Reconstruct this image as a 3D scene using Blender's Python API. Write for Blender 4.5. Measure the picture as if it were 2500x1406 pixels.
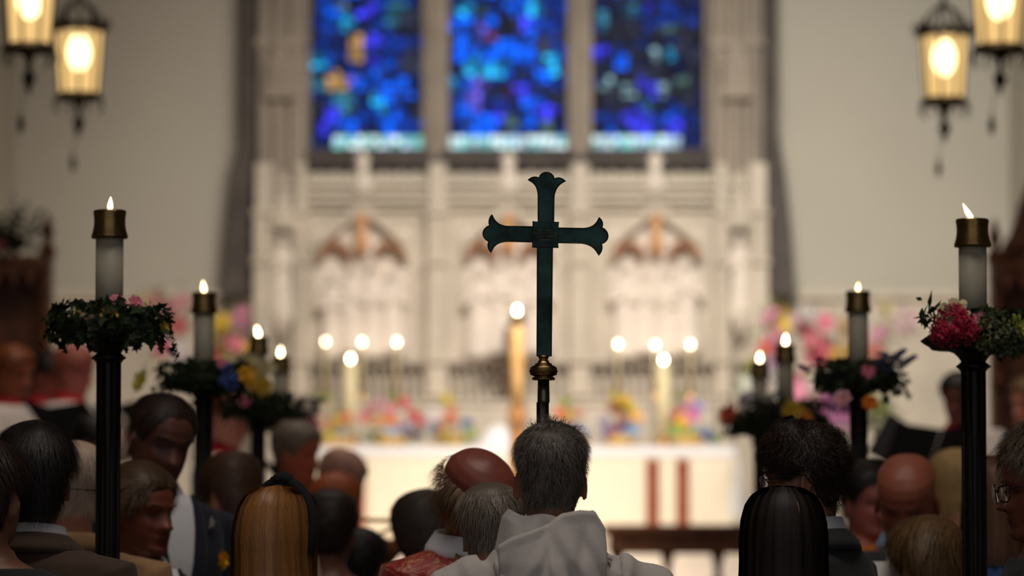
import bpy, math, random
import numpy as np
from mathutils import Vector, Matrix, Euler
random.seed(7); RNG = np.random.default_rng(7)
for o in list(bpy.data.objects): bpy.data.objects.remove(o)
SC = bpy.context.scene; COL = SC.collection; PI = math.pi
# ------------------------------------------------------------------ camera
F = 9375.0; PITCH = math.atan(600/F); CAMZ = 1.5
cd = bpy.data.cameras.new('camera'); cam = bpy.data.objects.new('camera', cd); COL.objects.link(cam)
cam.location = (0, 0, CAMZ); cam.rotation_euler = (PI/2+PITCH, 0, 0)
cd.sensor_width = 36; cd.lens = 135; cd.clip_end = 200
cd.dof.use_dof = True; cd.dof.focus_distance = 8.95; cd.dof.aperture_fstop = 3.0
SC.camera = cam
def P(px, py, Y):
    v = (703-py)/F; yd = math.cos(PITCH)-math.sin(PITCH)*v; zd = math.sin(PITCH)+math.cos(PITCH)*v
    return Vector(((px-1250)/F*Y/yd, Y, CAMZ+zd/yd*Y))
# ------------------------------------------------------------------ world, lights, exposure
w = bpy.data.worlds.new('world'); SC.world = w; w.use_nodes = True
w.node_tree.nodes['Background'].inputs[0].default_value = (.96, .93, .95, 1); w.node_tree.nodes['Background'].inputs[1].default_value = .37
SC.view_settings.view_transform = 'Standard'; SC.view_settings.look = 'None'; SC.view_settings.gamma = 1
SC.view_settings.use_curve_mapping = False; SC.view_settings.exposure = 0.0
LS = .07
def area(name, loc, target, sx, sy, power, col, spread=180):
    l = bpy.data.lights.new(name, 'AREA'); l.shape = 'RECTANGLE'; l.size = sx; l.size_y = sy; l.energy = power; l.color = col; l.spread = math.radians(spread)
    o = bpy.data.objects.new(name, l); COL.objects.link(o); o.location = loc
    o.rotation_euler = (Vector(target)-Vector(loc)).to_track_quat('-Z', 'Y').to_euler(); return o
area('sanctuary_flood_light', (0.8, 27.5, 9.5), (0.2, 39.6, 2.6), 4.0, 1.2, 2450*LS, (1, .89, .79), 62)
area('altar_spot_light', (0, 33, 10.0), (0, 38, 1.8), 2.5, 1.0, 170*LS, (1, .87, .76), 42)
area('candle_fill_light', (1.2, 23.5, 8.5), (.05, 33, 2.4), .6, .6, 400*LS, (1, .84, .66), 20)  # unseen fill added to brighten the paschal candle
area('wall_wash_light', (2.6, 30, 8.5), (3.6, 40, 4.2), 3.0, 1.5, 1500*LS, (.96, .95, .88), 90)
area('choir_light', (0, 19, 10.5), (0, 22, 1.5), 7, 4, 2600*LS, (1, .84, .72), 120)
area('nave_light', (0.2, 8.2, 9.5), (0, 9.6, 1.5), 5, 2, 1120*LS, (1, .88, .78), 110)
# ------------------------------------------------------------------ materials
def lin(c): return tuple(((x/255)/12.92 if x/255 <= .04045 else ((x/255+.055)/1.055)**2.4) for x in c)
MATS = {}
def mat(name, rgb, rough=.6, metal=0., noise=0., nscale=20., bump=0., bscale=60., emit=None, estr=0., spec=.5, tint=False, tintcol=False, sheen=0., trans=0., dark=None, alpha=1., coat=0., sss=0.):
    if name in MATS: return MATS[name]
    m = bpy.data.materials.new(name); m.use_nodes = True; nt = m.node_tree; N = nt.nodes; L = nt.links
    b = N['Principled BSDF']; c = (*lin(rgb), 1)
    b.inputs['Base Color'].default_value = c; b.inputs['Roughness'].default_value = rough; b.inputs['Metallic'].default_value = metal
    b.inputs['Specular IOR Level'].default_value = spec
    if sheen: b.inputs['Sheen Weight'].default_value = sheen
    if trans: b.inputs['Transmission Weight'].default_value = trans
    if coat: b.inputs['Coat Weight'].default_value = coat
    if sss:
        b.inputs['Subsurface Weight'].default_value = sss; b.inputs['Subsurface Radius'].default_value = (.01, .004, .002)
    last = None
    if noise or bump or tint or tintcol: 
        tc = N.new('ShaderNodeTexCoord')
    if noise:
        nz = N.new('ShaderNodeTexNoise'); nz.inputs['Scale'].default_value = nscale; nz.inputs['Detail'].default_value = 5
        L.new(tc.outputs['Object'], nz.inputs['Vector'])
        mx = N.new('ShaderNodeMix'); mx.data_type = 'RGBA'
        d = dark and (*lin(dark), 1) or tuple(x*(1-noise) for x in c[:3])+(1,)
        mx.inputs[6].default_value = d; mx.inputs[7].default_value = c if dark else tuple(min(1, x*(1+noise*.5)) for x in c[:3])+(1,)
        rmp = N.new('ShaderNodeMapRange'); rmp.inputs[1].default_value = .3; rmp.inputs[2].default_value = .7
        L.new(nz.outputs['Fac'], rmp.inputs[0]); L.new(rmp.outputs[0], mx.inputs[0]); last = mx.outputs[2]
    if tint:
        at = N.new('ShaderNodeAttribute'); at.attribute_name = 'tint'
        mm = N.new('ShaderNodeMix'); mm.data_type = 'RGBA'; mm.blend_type = 'MULTIPLY'; mm.inputs[0].default_value = 1
        if last: L.new(last, mm.inputs[6])
        else: mm.inputs[6].default_value = c
        L.new(at.outputs['Color'], mm.inputs[7]); last = mm.outputs[2]
    if tintcol:
        at = N.new('ShaderNodeAttribute'); at.attribute_name = 'tint'; last = at.outputs['Color']
    if last: L.new(last, b.inputs['Base Color'])
    if emit:
        b.inputs['Emission Strength'].default_value = estr; b.inputs['Emission Color'].default_value = (*emit, 1)
    if bump:
        nb = N.new('ShaderNodeTexNoise'); nb.inputs['Scale'].default_value = bscale; nb.inputs['Detail'].default_value = 6
        bp = N.new('ShaderNodeBump'); bp.inputs['Strength'].default_value = bump; bp.inputs['Distance'].default_value = .01
        L.new(tc.outputs['Object'], nb.inputs['Vector']); L.new(nb.outputs['Fac'], bp.inputs['Height']); L.new(bp.outputs[0], b.inputs['Normal'])
    MATS[name] = m; return m
stone = mat('carved limestone', (204, 193, 176), .9, noise=.16, nscale=2.2, bump=.25, bscale=30)
stone_grey = mat('grey limestone', (160, 148, 134), .9, noise=.2, nscale=2.5, bump=.25, bscale=30)
stone_dark = mat('dark slate and sill shade', (84, 77, 72), .85, noise=.3, nscale=3, bump=.2)
plaster = mat('pale plaster', (188, 182, 168), .95, noise=.05, nscale=.7, bump=.06, bscale=20)
marble = mat('white carved marble', (232, 220, 206), .7, noise=.1, nscale=5)
ochre = mat('ochre brown carving', (160, 116, 88), .8, noise=.3, nscale=14)
gilt = mat('orange gilded carving', (222, 168, 118), .6, .05, noise=.2, nscale=20)
oak = mat('carved brown oak', (112, 64, 34), .55, noise=.55, nscale=9, bump=.4, bscale=30)
oak_dark = mat('dark oak', (66, 36, 22), .5, noise=.4, nscale=9, bump=.3)
blackwood = mat('black stained wood', (22, 14, 12), .4, noise=.3, nscale=12, bump=.12, spec=.3)
brass = mat('aged brass', (134, 110, 70), .28, 1, noise=.35, nscale=35)
brass_bright = mat('polished brass', (226, 178, 100), .25, .9)
iron = mat('dark bronze lantern metal', (60, 50, 38), .5, .7, noise=.3)
bronze = mat('dark teal sheen cross metal', (44, 72, 68), .3, .85, noise=.5, nscale=14, dark=(12, 12, 9))  # teal sheen mixed into the dark metal colour
ferrule = mat('tarnished nickel ferrule', (96, 98, 78), .22, 1)
wax = mat('ivory candle wax', (170, 164, 144), .5, noise=.05, sss=.15)
wax_alt = mat('cream altar wax', (240, 226, 180), .5, noise=.05)
wax_gold = mat('honey coloured wax', (240, 204, 144), .5, noise=.2, nscale=6, dark=(216, 170, 108))
carpet = mat('red carpet', (96, 26, 24), .95, noise=.3, nscale=40)
tilefloor = mat('stone paved floor', (120, 104, 88), .5, noise=.3, nscale=3)
linen = mat('cream altar frontal', (244, 232, 208), .85, noise=.03, bump=.1)
white_linen = mat('white linen', (238, 238, 240), .85, bump=.1)
orphrey = mat('red brown orphrey', (128, 44, 30), .8, noise=.5, nscale=9, dark=(156, 88, 50))
lead = mat('black window lead', (18, 18, 22), .7)
black = mat('matte black cover', (9, 8, 9), .9, spec=.1)
paper = mat('white paper', (226, 222, 216), .8)
lensglass = mat('spectacle lens', (240, 245, 250), .03, trans=1.); lensglass.node_tree.nodes['Principled BSDF'].inputs['IOR'].default_value = 1.06
def flame_mat(name, s, col=(1, .72, .38)): return mat(name, (255, 220, 160), .8, emit=col, estr=s)
flame_near = flame_mat('candle flame near', 9, (1, .70, .36)); flame_mid = flame_mat('candle flame middle', 22, (1, .74, .42)); flame_far = flame_mat('candle flame far', 48, (1, .74, .48))
# ------------------------------------------------------------------ mesh building
class MB:
    def __init__(s): s.v = []; s.f = []; s.n = 0; s.c = []
    def add(s, V, Fc, col=None):
        V = np.asarray(V, float).reshape(-1, 3); s.v.append(V)
        for f in Fc: s.f.append(tuple(int(i)+s.n for i in f))
        s.n += len(V)
        if col is None: s.c.append(np.ones((len(V), 3)))
        else:
            col = np.asarray(col, float); s.c.append(np.tile(col, (len(V), 1)) if col.ndim == 1 else col)
        return s
    def box(s, c, d, rz=0, col=None):
        x, y, z = [k/2 for k in d]; V = np.array([(a*x, b*y, e*z) for a in (-1, 1) for b in (-1, 1) for e in (-1, 1)])
        if rz: R = np.array(Matrix.Rotation(rz, 3, 'Z')); V = V@R.T
        return s.add(V+np.array(c), [(0, 1, 3, 2), (4, 6, 7, 5), (0, 4, 5, 1), (2, 3, 7, 6), (0, 2, 6, 4), (1, 5, 7, 3)], col)
    def rings(s, rings, cap=True, col=None, closed=True):
        R = [np.asarray(r, float) for r in rings]; m = len(R[0]); fs = []
        for k in range(len(R)-1):
            for i in range(m if closed else m-1):
                j = (i+1) % m; fs.append((k*m+i, k*m+j, (k+1)*m+j, (k+1)*m+i))
        if cap: fs.append(tuple(range(m-1, -1, -1))); fs.append(tuple((len(R)-1)*m+i for i in range(m)))
        return s.add(np.concatenate(R), fs, col)
    def lathe(s, prof, c=(0, 0, 0), n=24, lobes=0, amp=0, col=None, axis='Z'):
        th = np.arange(n)/n*2*PI; rs = []
        for r, z in prof:
            rr = max(r, 1e-4)*(1+amp*np.cos(lobes*th) if lobes else 1)
            a = np.stack([rr*np.cos(th), rr*np.sin(th), np.full(n, z)], 1)
            if axis == 'Y': a = a[:, [0, 2, 1]]
            if axis == 'X': a = a[:, [2, 0, 1]]
            rs.append(a+np.array(c))
        return s.rings(rs, True, col)
    def ell(s, c, r, R=None, n=20, m=12, col=None):
        ph = np.linspace(0.02, PI-.02, m); th = np.arange(n)/n*2*PI; rs = []
        for p in ph:
            a = np.stack([np.sin(p)*np.cos(th)*r[0], np.sin(p)*np.sin(th)*r[1], np.full(n, -np.cos(p))*r[2]], 1)
            if R is not None: a = a@np.array(R).T
            rs.append(a+np.array(c))
        return s.rings(rs, True, col)
    def tube(s, pts, rad, n=10, col=None, flat=None):
        P_ = [Vector(p) for p in pts]; rad = rad if hasattr(rad, '__len__') else [rad]*len(P_); rs = []; up = Vector((0.01, 1, 0.02)).normalized()
        for k, p in enumerate(P_):
            d = (P_[min(k+1, len(P_)-1)]-P_[max(k-1, 0)]).normalized()
            if abs(d.dot(up)) > .9: up = Vector((1, .1, .05)).normalized()
            x = d.cross(up).normalized(); y = x.cross(d)
            rs.append([(p+(x*math.cos(a)+y*math.sin(a)*(flat or 1))*rad[k])[:] for a in [2*PI*i/n for i in range(n)]])
        return s.rings(rs, True, col)
    def prism(s, poly, y0, y1, c=(0, 0, 0), col=None):   # polygon in XZ, extruded along Y
        n = len(poly); V = [(x+c[0], y0+c[1], z+c[2]) for x, z in poly]+[(x+c[0], y1+c[1], z+c[2]) for x, z in poly]
        return s.add(V, [tuple(range(n)), tuple(range(2*n-1, n-1, -1))]+[(i, i+n, (i+1) % n+n, (i+1) % n) for i in range(n)], col)
    def xf(s, M):
        A = np.array(M.to_3x3()); t = np.array(M.to_translation()); s.v = [v@A.T+t for v in s.v]; return s
    def join(s, o):
        for v, c in zip(o.v, o.c): s.v.append(v); s.c.append(c)
        s.f += [tuple(i+s.n for i in f) for f in o.f]; s.n += o.n; return s
    def mesh(s, name, smooth=True):
        me = bpy.data.meshes.new(name); V = np.concatenate(s.v)
        me.from_pydata(V.tolist(), [], s.f)
        C = np.concatenate(s.c)
        at = me.color_attributes.new('tint', 'FLOAT_COLOR', 'POINT'); at.data.foreach_set('color', np.concatenate([C, np.ones((len(C), 1))], 1).astype(np.float32).ravel())
        if smooth: me.polygons.foreach_set('use_smooth', [True]*len(me.polygons))
        me.update(); return me
def link(name, me, parent=None):
    o = bpy.data.objects.new(name, me); COL.objects.link(o)
    if parent is not None: o.parent = parent
    return o
def part(name, mb, m, parent=None, smooth=True, bevel=0, label=None, solid=0, flip=True):
    me = mb.mesh(name, smooth) if isinstance(mb, MB) else mb
    if isinstance(mb, MB) and flip:
        import bmesh
        bm = bmesh.new(); bm.from_mesh(me); bmesh.ops.recalc_face_normals(bm, faces=bm.faces); bm.to_mesh(me); bm.free()
    if m: me.materials.clear(); me.materials.append(m)
    o = link(name, me, parent)
    if bevel: b = o.modifiers.new('bevel', 'BEVEL'); b.width = bevel; b.segments = 2; b.limit_method = 'ANGLE'
    if solid: b = o.modifiers.new('solid', 'SOLIDIFY'); b.thickness = solid; b.offset = 0
    if label: o['label'] = label
    return o
def thing(name, label, cat, loc=(0, 0, 0), rz=0, group=None):
    o = link(name, None); o.location = loc; o.rotation_euler = (0, 0, rz); o['label'] = label; o['category'] = cat
    if group: o['group'] = group
    return o
def tag(o, label, cat, group=None):
    o['label'] = label; o['category'] = cat
    if group: o['group'] = group
    return o
def struct(o): o['kind'] = 'structure'; return o
def remesh(mb, vox, smooth=2, disp=None, keep=None):
    tmp = link('tmp', mb.mesh('tmp'))
    r = tmp.modifiers.new('r', 'REMESH'); r.mode = 'VOXEL'; r.voxel_size = vox; r.use_smooth_shade = True
    if smooth: q = tmp.modifiers.new('s', 'SMOOTH'); q.iterations = smooth; q.factor = .5
    dg = bpy.context.evaluated_depsgraph_get(); dg.update()
    me = bpy.data.meshes.new_from_object(tmp.evaluated_get(dg)); bpy.data.objects.remove(tmp)
    for a in list(me.color_attributes): me.color_attributes.remove(a)
    n = len(me.vertices); V = np.empty(n*3); me.vertices.foreach_get('co', V); V = V.reshape(-1, 3)
    if disp is not None:
        Nn = np.empty(n*3, np.float32); me.vertex_normals.foreach_get('vector', Nn) if hasattr(me, 'vertex_normals') else me.vertices.foreach_get('normal', Nn)
        V = V+Nn.reshape(-1, 3)*disp(V)[:, None]; me.vertices.foreach_set('co', V.ravel()); me.update()
    return me, V
def wrinkle(amp, seed=0, kz=1.0):
    r = np.random.default_rng(seed); K = r.normal(size=(7, 3))*np.array([16, 16, 9*kz]); ph = r.uniform(0, 6, 7)
    def f(V):
        s = 0
        for k, p in zip(K, ph):
            q = V@k+p; s = s+(1-2*np.abs(np.sin(q*.5)))*.35
        return amp*s/2
    return f
def fnoise(V, sc, seed):
    r = np.random.default_rng(seed); K = r.normal(size=(6, 3))*sc; ph = r.uniform(0, 6, 6)
    return sum(np.sin(V@k+p) for k, p in zip(K, ph))/6
# ------------------------------------------------------------------ the setting
def sbox(name, x0, x1, y0, y1, z0, z1, m): return struct(part(name, MB().box(((x0+x1)/2, (y0+y1)/2, (z0+z1)/2), (x1-x0, y1-y0, z1-z0)), m, smooth=False))
sbox('floor', -8, 8, -4, 19, -.2, 0, tilefloor)
for i, (y, z) in enumerate([(19, .16), (19.35, .32), (19.7, .48)]): sbox('trim_%d' % (i+1), -8, 8, y, 31 if i == 2 else y+.35, -.2, z, tilefloor)
for i, (y, z) in enumerate([(31, .80), (35, 1.08), (35.4, 1.36)]): sbox('trim_%d' % (i+4), -5.3, 5.3, y, {0: 35, 1: 35.4, 2: 40.2}[i], -.2, z, marble)
sbox('wall_left', -5.5, -5.2, 30, 40.3, -.2, 13, plaster); sbox('wall_right', 5.2, 5.5, 30, 40.3, -.2, 13, plaster)
sbox('wall_nave_left', -8.3, -8, -4, 30.3, -.2, 13, plaster); sbox('wall_nave_right', 8, 8.3, -4, 30.3, -.2, 13, plaster)
sbox('wall_arch_left', -8, -5.2, 30, 30.3, -.2, 13, plaster); sbox('wall_arch_right', 5.2, 8, 30, 30.3, -.2, 13, plaster)
sbox('ceiling', -8.3, 8.3, -4, 40.5, 13, 13.3, oak_dark)
YW = 40.0
def XW(px, Y=YW): return P(px, 700, Y).x
def ZW(py, Y=YW): return P(1250, py, Y).z
wl, wr = XW(742), XW(1738); zs = ZW(362)
eb = MB()
for x0, x1, z0, z1 in [(-5.3, wl, -.2, 13), (wr, 5.3, -.2, 13), (wl, wr, -.2, zs), (wl, wr, 10.6, 13)]:
    eb.box(((x0+x1)/2, YW+.25, (z0+z1)/2), (x1-x0, .5, z1-z0))
struct(part('wall_back', eb, plaster, smooth=False))
# window of three lights
win = link('window_1', None); win['kind'] = 'structure'; win.location = (0, 0, 0)
lights = [(755, 1030), (1095, 1385), (1447, 1722)]
def hexc(h): return np.array(lin([int(h[i:i+2], 16) for i in (0, 2, 4)]))
BL = dict(b=hexc('0058e8'), d=hexc('0a2f8a'), k=hexc('2c3040'), c=hexc('20a0d8'), v=hexc('3a3cf0'), t=hexc('2f7088'), w=hexc('b0d8f8'), o=hexc('b08850'), r=hexc('6a2a48'), p=hexc('6858d8'), g=hexc('405a50'), s=hexc('84a8b0'))
feat = [
 [(800, 10, 22, 'b'), (828, 8, 12, 's'), (798, 50, 22, 'b'), (895, 14, 20, 'v'), (910, 90, 18, 'v'), (910, 142, 18, 'v'), (908, 182, 20, 'b'), (868, 82, 18, 'o'), (858, 120, 18, 'o'), (815, 60, 14, 'd'), (775, 138, 16, 'c'), (825, 195, 24, 'o'), (852, 188, 12, 'p'), (880, 195, 24, 'b'), (950, 205, 30, 'b'), (990, 205, 20, 'b'), (962, 20, 26, 't'), (960, 115, 30, 'd'), (1000, 40, 28, 'k'), (1000, 140, 30, 'k'), (830, 240, 26, 't'), (920, 240, 20, 'c'), (812, 265, 20, 'v'), (795, 298, 18, 'v'), (860, 298, 22, 'b'), (905, 270, 22, 'b'), (950, 295, 24, 'b'), (985, 300, 20, 'd'), (868, 312, 14, 'p'), (780, 60, 16, 'd'), (780, 200, 20, 't'), (1010, 260, 24, 'k'), (770, 250, 15, 'k'), (840, 40, 20, 'c'), (1015, 310, 12, 'k')],
 [(1135, 10, 20, 'c'), (1180, 6, 14, 'g'), (1265, 4, 24, 'b'), (1300, 6, 20, 'c'), (1194, 40, 22, 'b'), (1180, 60, 18, 'p'), (1205, 68, 10, 'r'), (1285, 44, 22, 'v'), (1130, 55, 24, 'b'), (1303, 66, 18, 'b'), (1340, 50, 24, 'd'), (1206, 125, 24, 'b'), (1165, 150, 24, 'c'), (1216, 150, 24, 'c'), (1345, 148, 20, 'c'), (1278, 128, 22, 'b'), (1245, 105, 28, 'b'), (1110, 195, 18, 'c'), (1135, 190, 20, 'b'), (1175, 195, 20, 'p'), (1325, 180, 20, 'b'), (1240, 218, 14, 'r'), (1265, 220, 20, 'v'), (1160, 240, 20, 'p'), (1133, 258, 20, 'b'), (1216, 265, 20, 'v'), (1300, 240, 24, 'b'), (1333, 265, 20, 'v'), (1245, 290, 18, 'g'), (1180, 300, 28, 'b'), (1282, 290, 22, 'b'), (1335, 300, 14, 'g'), (1360, 200, 18, 'd'), (1130, 120, 24, 'b'), (1360, 110, 18, 'd'), (1220, 20, 14, 'k'), (1110, 295, 14, 'd'), (1330, 100, 16, 'k'), (1370, 290, 12, 'd')],
 [(1475, 35, 18, 't'), (1545, 15, 18, 't'), (1585, 2, 12, 'v'), (1640, 55, 18, 'g'), (1460, 120, 18, 'v'), (1517, 142, 16, 'b'), (1603, 115, 16, 's'), (1643, 128, 16, 'c'), (1490, 200, 18, 's'), (1543, 212, 17, 's'), (1570, 185, 16, 'v'), (1587, 210, 17, 'v'), (1622, 210, 17, 's'), (1665, 200, 20, 'g'), (1585, 245, 18, 't'), (1480, 280, 22, 'd'), (1560, 280, 30, 'v'), (1610, 285, 20, 'd'), (1645, 265, 16, 'b'), (1655, 305, 18, 'v'), (1570, 312, 20, 'v'), (1500, 312, 16, 'b'), (1690, 290, 20, 'd'), (1520, 60, 30, 'k'), (1600, 160, 30, 'k'), (1690, 100, 30, 'k'), (1680, 230, 20, 'k'), (1640, 20, 25, 'd'), (1700, 20, 20, 'd'), (1590, 40, 20, 'd'), (1490, 240, 18, 'k')]]
glassm = bpy.data.materials.new('stained glass'); glassm.use_nodes = True; nt = glassm.node_tree
bs = nt.nodes['Principled BSDF']; at = nt.nodes.new('ShaderNodeAttribute'); at.attribute_name = 'tint'
nt.links.new(at.outputs['Color'], bs.inputs['Emission Color']); bs.inputs['Emission Strength'].default_value = 1.05; bs.inputs['Base Color'].default_value = (.01, .012, .03, 1); bs.inputs['Roughness'].default_value = .6; bs.inputs['Specular IOR Level'].default_value = .0
for li, (a, b_) in enumerate(lights):
    g = MB(); x0, x1 = XW(a), XW(b_); nx = 15; zt = 9.6; nz = int((zt-zs)/.078); rr = random.Random(li+3)
    gx = np.linspace(x0, x1, nx+1); gz = np.linspace(zs+.0, zt, nz+1)
    jit = [[(rr.uniform(-.022, .022) if 0 < i < nx else 0, rr.uniform(-.02, .02) if 2 < j < nz else 0) for j in range(nz+1)] for i in range(nx+1)]
    for i in range(nx):
        for j in range(nz):
            q = [(gx[u]+jit[u][v][0], gz[v]+jit[u][v][1]) for u, v in ((i, j), (i+1, j), (i+1, j+1), (i, j+1))]
            cx = sum(k[0] for k in q)/4; cz = sum(k[1] for k in q)/4
            hw = (x1-x0)/2; mid = (x0+x1)/2
            if cz > 8.4 and abs(cx-mid) > hw*math.sqrt(max(0, 1-((cz-8.4)/1.2)**2)): continue
            q = [(cx+(u-cx)*.86, cz+(v-cz)*.86) for u, v in q]
            px = 1250+cx*F/YW; py = 1303-(cz-1.5)*F/YW
            if j < 2 and not (li == 0 and px < 800) and not (li == 2 and px > 1672):
                col = [hexc('e0fafc'), hexc('8fe0e4'), hexc('c4e6ff'), hexc('7fd0c8')][rr.choice((0, 0, 1, 2, 3))]*rr.uniform(.5, 1.25)*1.25
            elif j < 2: col = BL['d']*.4
            else:
                pyy = py if py > -20 else (py*.9) % 330
                best = None; bd = 1e9
                for fx, fy, fr, k in feat[li]:
                    d = math.hypot(px-fx, pyy-fy)/fr
                    if d < bd: bd = d; best = k
                col = BL[best] if bd < 1.15 else BL[rr.choice('dkdkdb' if li < 2 else 'kkkd')]
                mult = rr.choice((.3, .8, 1.3, 1.9)) if bd < 1.15 else rr.choice((.2, .5, .9))
                if li == 1: mult *= 1.15
                if li == 2: mult *= .85
                col = col*mult
            g.add([(u, YW+.22, v) for u, v in q], [(0, 1, 2, 3)], col)
    part('stained_glass', g, glassm, win, smooth=False, flip=False)
    l = MB(); l.prism([(x0, zs), (x1, zs), (x1, 8.4)]+[((x0+x1)/2+(x1-x0)/2*math.cos(t), 8.4+1.2*math.sin(t)) for t in np.linspace(0, PI, 13)[1:-1]]+[(x0, 8.4)], YW+.24, YW+.27)
    for k in range(1, 7): l.box(((x0+x1)/2, YW+.2, zs+k*.62), (x1-x0, .02, .03))
    part('lead_backing', l, lead, win, smooth=False)
fr = MB(); top = 10.6
for c0, c1 in [(1030, 1095), (1385, 1447)]:
    mu = MB(); a, b_ = XW(c0), XW(c1); m_ = (a+b_)/2; hw = (b_-a)/2
    mu.prism([(a, zs-.35), (b_, zs-.35), (b_, 8.4), (b_, top), (a, top), (a, 8.4)], YW, YW+.3)
    mu.tube([(m_, YW-.02, ZW(470)), (m_, YW-.02, top)], hw*.55, 12); mu.box((m_, YW+.0, (top+zs)/2), (hw*1.5, .1, top-zs))
    part('mullion', mu, stone_grey, win, smooth=False, bevel=.01)
jb = MB()
for a, b_ in [(742, 755), (1722, 1738)]:
    jb.box(((XW(a)+XW(b_))/2, YW+.2, (zs+top)/2), (XW(b_)-XW(a), .35, top-zs))
for a, b_ in lights:
    x0, x1 = XW(a), XW(b_); m_ = (x0+x1)/2; hw = (x1-x0)/2
    arc = [(m_+hw*math.cos(t), 8.4+1.2*math.sin(t)) for t in np.linspace(PI, 0, 17)]
    jb.prism(arc+[(x1, top), (x0, top)], YW+.05, YW+.28)
part('window_frame', jb, stone_grey, win, smooth=False)
si = MB(); si.add([(wl, YW-.03, zs), (wr, YW-.03, zs), (wr, YW-.16, ZW(410)), (wl, YW-.16, ZW(410)), (wl, YW+.3, ZW(410)), (wr, YW+.3, ZW(410))], [(0, 1, 2, 3), (3, 2, 5, 4), (0, 4, 5, 1), (0, 3, 4), (1, 5, 2)])
part('window_sill', si, stone_dark, win, smooth=False)  # shade of the window recess put into the sill's dark colour
# buttress shafts (dark) with flaring foot, and pale piers beside the window
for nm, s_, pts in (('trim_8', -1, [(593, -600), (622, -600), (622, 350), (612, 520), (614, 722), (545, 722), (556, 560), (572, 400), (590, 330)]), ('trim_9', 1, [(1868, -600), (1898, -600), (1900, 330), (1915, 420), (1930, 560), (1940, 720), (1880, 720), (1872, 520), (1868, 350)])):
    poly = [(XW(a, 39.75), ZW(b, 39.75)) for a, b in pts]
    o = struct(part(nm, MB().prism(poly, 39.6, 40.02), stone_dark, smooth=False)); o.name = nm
for nm, a, b_ in (('trim_10', 622, 742), ('trim_11', 1740, 1868)):
    m_ = MB(); x0, x1 = XW(a, 39.5), XW(b_, 39.5); 
    m_.box(((x0+x1)/2, 39.86, 6), (x1-x0, .3, 13.6))
    for f in (.12, .42, .75):
        cx = x0+(x1-x0)*f; r = (x1-x0)*.11
        m_.tube([(cx, 39.68, 1.36), (cx, 39.68, 12.9)], r, 12)
    for z in (3.2, 5.0, 6.6, 8.4):
        m_.box(((x0+x1)/2, 39.78, z), (x1-x0+.02, .3, .09))
    for k in range(3):
        z = (4.3, 6.0, 7.8)[k]; m_.prism([((x0+x1)/2-.16, z), ((x0+x1)/2+.16, z), ((x0+x1)/2+.12, z+.35), ((x0+x1)/2, z+.62), ((x0+x1)/2-.12, z+.35)], 39.52, 39.8)
    struct(part(nm, m_, stone_grey, smooth=False)).name = nm
dado = MB()
for x0, x1 in ((-5.2, XW(545)), (XW(1945), 5.2)):
    dado.box(((x0+x1)/2, 39.94, (1.36+ZW(725))/2), (x1-x0, .12, ZW(725)-1.36)); dado.box(((x0+x1)/2, 39.9, ZW(722)), (x1-x0, .2, .08))
struct(part('trim_12', dado, stone, smooth=False)).name = 'trim_12'
# ------------------------------------------------------------------ reredos
YR = 39.55
def statue(mb, c, h, seed=0, w_=.13):
    r = random.Random(seed); s_ = h/1.0; cx, cy, cz = c
    prof = [(w_*1.05, 0), (w_, .08), (w_*.86, .35), (w_*.8, .55), (w_*.92, .72), (w_*.75, .80), (w_*.32, .85)]
    th = np.arange(20)/20*2*PI; rs = []
    ph = r.uniform(0, 6)
    for rad, z in prof: rs.append(np.stack([cx+rad*s_*(1+.07*np.sin(5*th+ph))*np.cos(th), cy+rad*s_*.7*np.sin(th), np.full(20, cz+z*s_)], 1))
    mb.rings(rs); mb.ell((cx+r.uniform(-.02, .02)*s_, cy-.02*s_, cz+.92*s_), (.055*s_, .06*s_, .075*s_), n=14, m=8)
    for sx in (-1, 1): mb.tube([(cx+sx*w_*.85*s_, cy, cz+.74*s_), (cx+sx*w_*1.1*s_, cy-.05*s_, cz+.56*s_), (cx+sx*.03*s_, cy-.13*s_, cz+(.58+r.uniform(-.03, .1))*s_)], [.04*s_, .036*s_, .022*s_], 8)
rer = thing('reredos', 'tall carved pale limestone screen with three niched bays behind the altar', 'reredos', (0, YR, 1.36))
T = Matrix.Translation((0, -YR, -1.36))
def rp(name, mb, m, smooth=False, **k): return part(name, mb.xf(T), m, rer, smooth, **k)
z0 = 1.37; zt = ZW(442, YR); x0, x1 = XW(628, YR), XW(1866, YR)
b = MB(); b.box(((x0+x1)/2, YR+.15, (z0+zt)/2), (x1-x0, .14, zt-z0))
for py in (448, 470, 505, 640-160+5):
    b.box(((x0+x1)/2, YR+.06, ZW(py, YR)), (x1-x0, .14, .045))
rp('back_slab', b, stone)
cr = MB(); n = 62
for i in range(n):
    cx = x0+(x1-x0)*(i+.5)/n; h = .09+.03*(i % 2); cr.prism([(cx-.03, zt), (cx+.03, zt), (cx+.03, zt+h*.6), (cx, zt+h), (cx-.03, zt+h*.6)], YR+.05, YR+.15)
rp('cresting', cr, stone)
fz = MB(); n = 40; za, zb = ZW(500, YR), ZW(445, YR)
for i in range(n):
    cx = x0+(x1-x0)*(i+.5)/n; r = .035
    fz.lathe([(.02, -.02), (.055, 0), (.055, .03), (.03, .04)], (cx, YR+.06, (za+zb)/2), 10, axis='Y')
    fz.box((cx-.07, YR+.05, (za+zb)/2), (.02, .06, zb-za))
rp('frieze', fz, stone)
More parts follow.
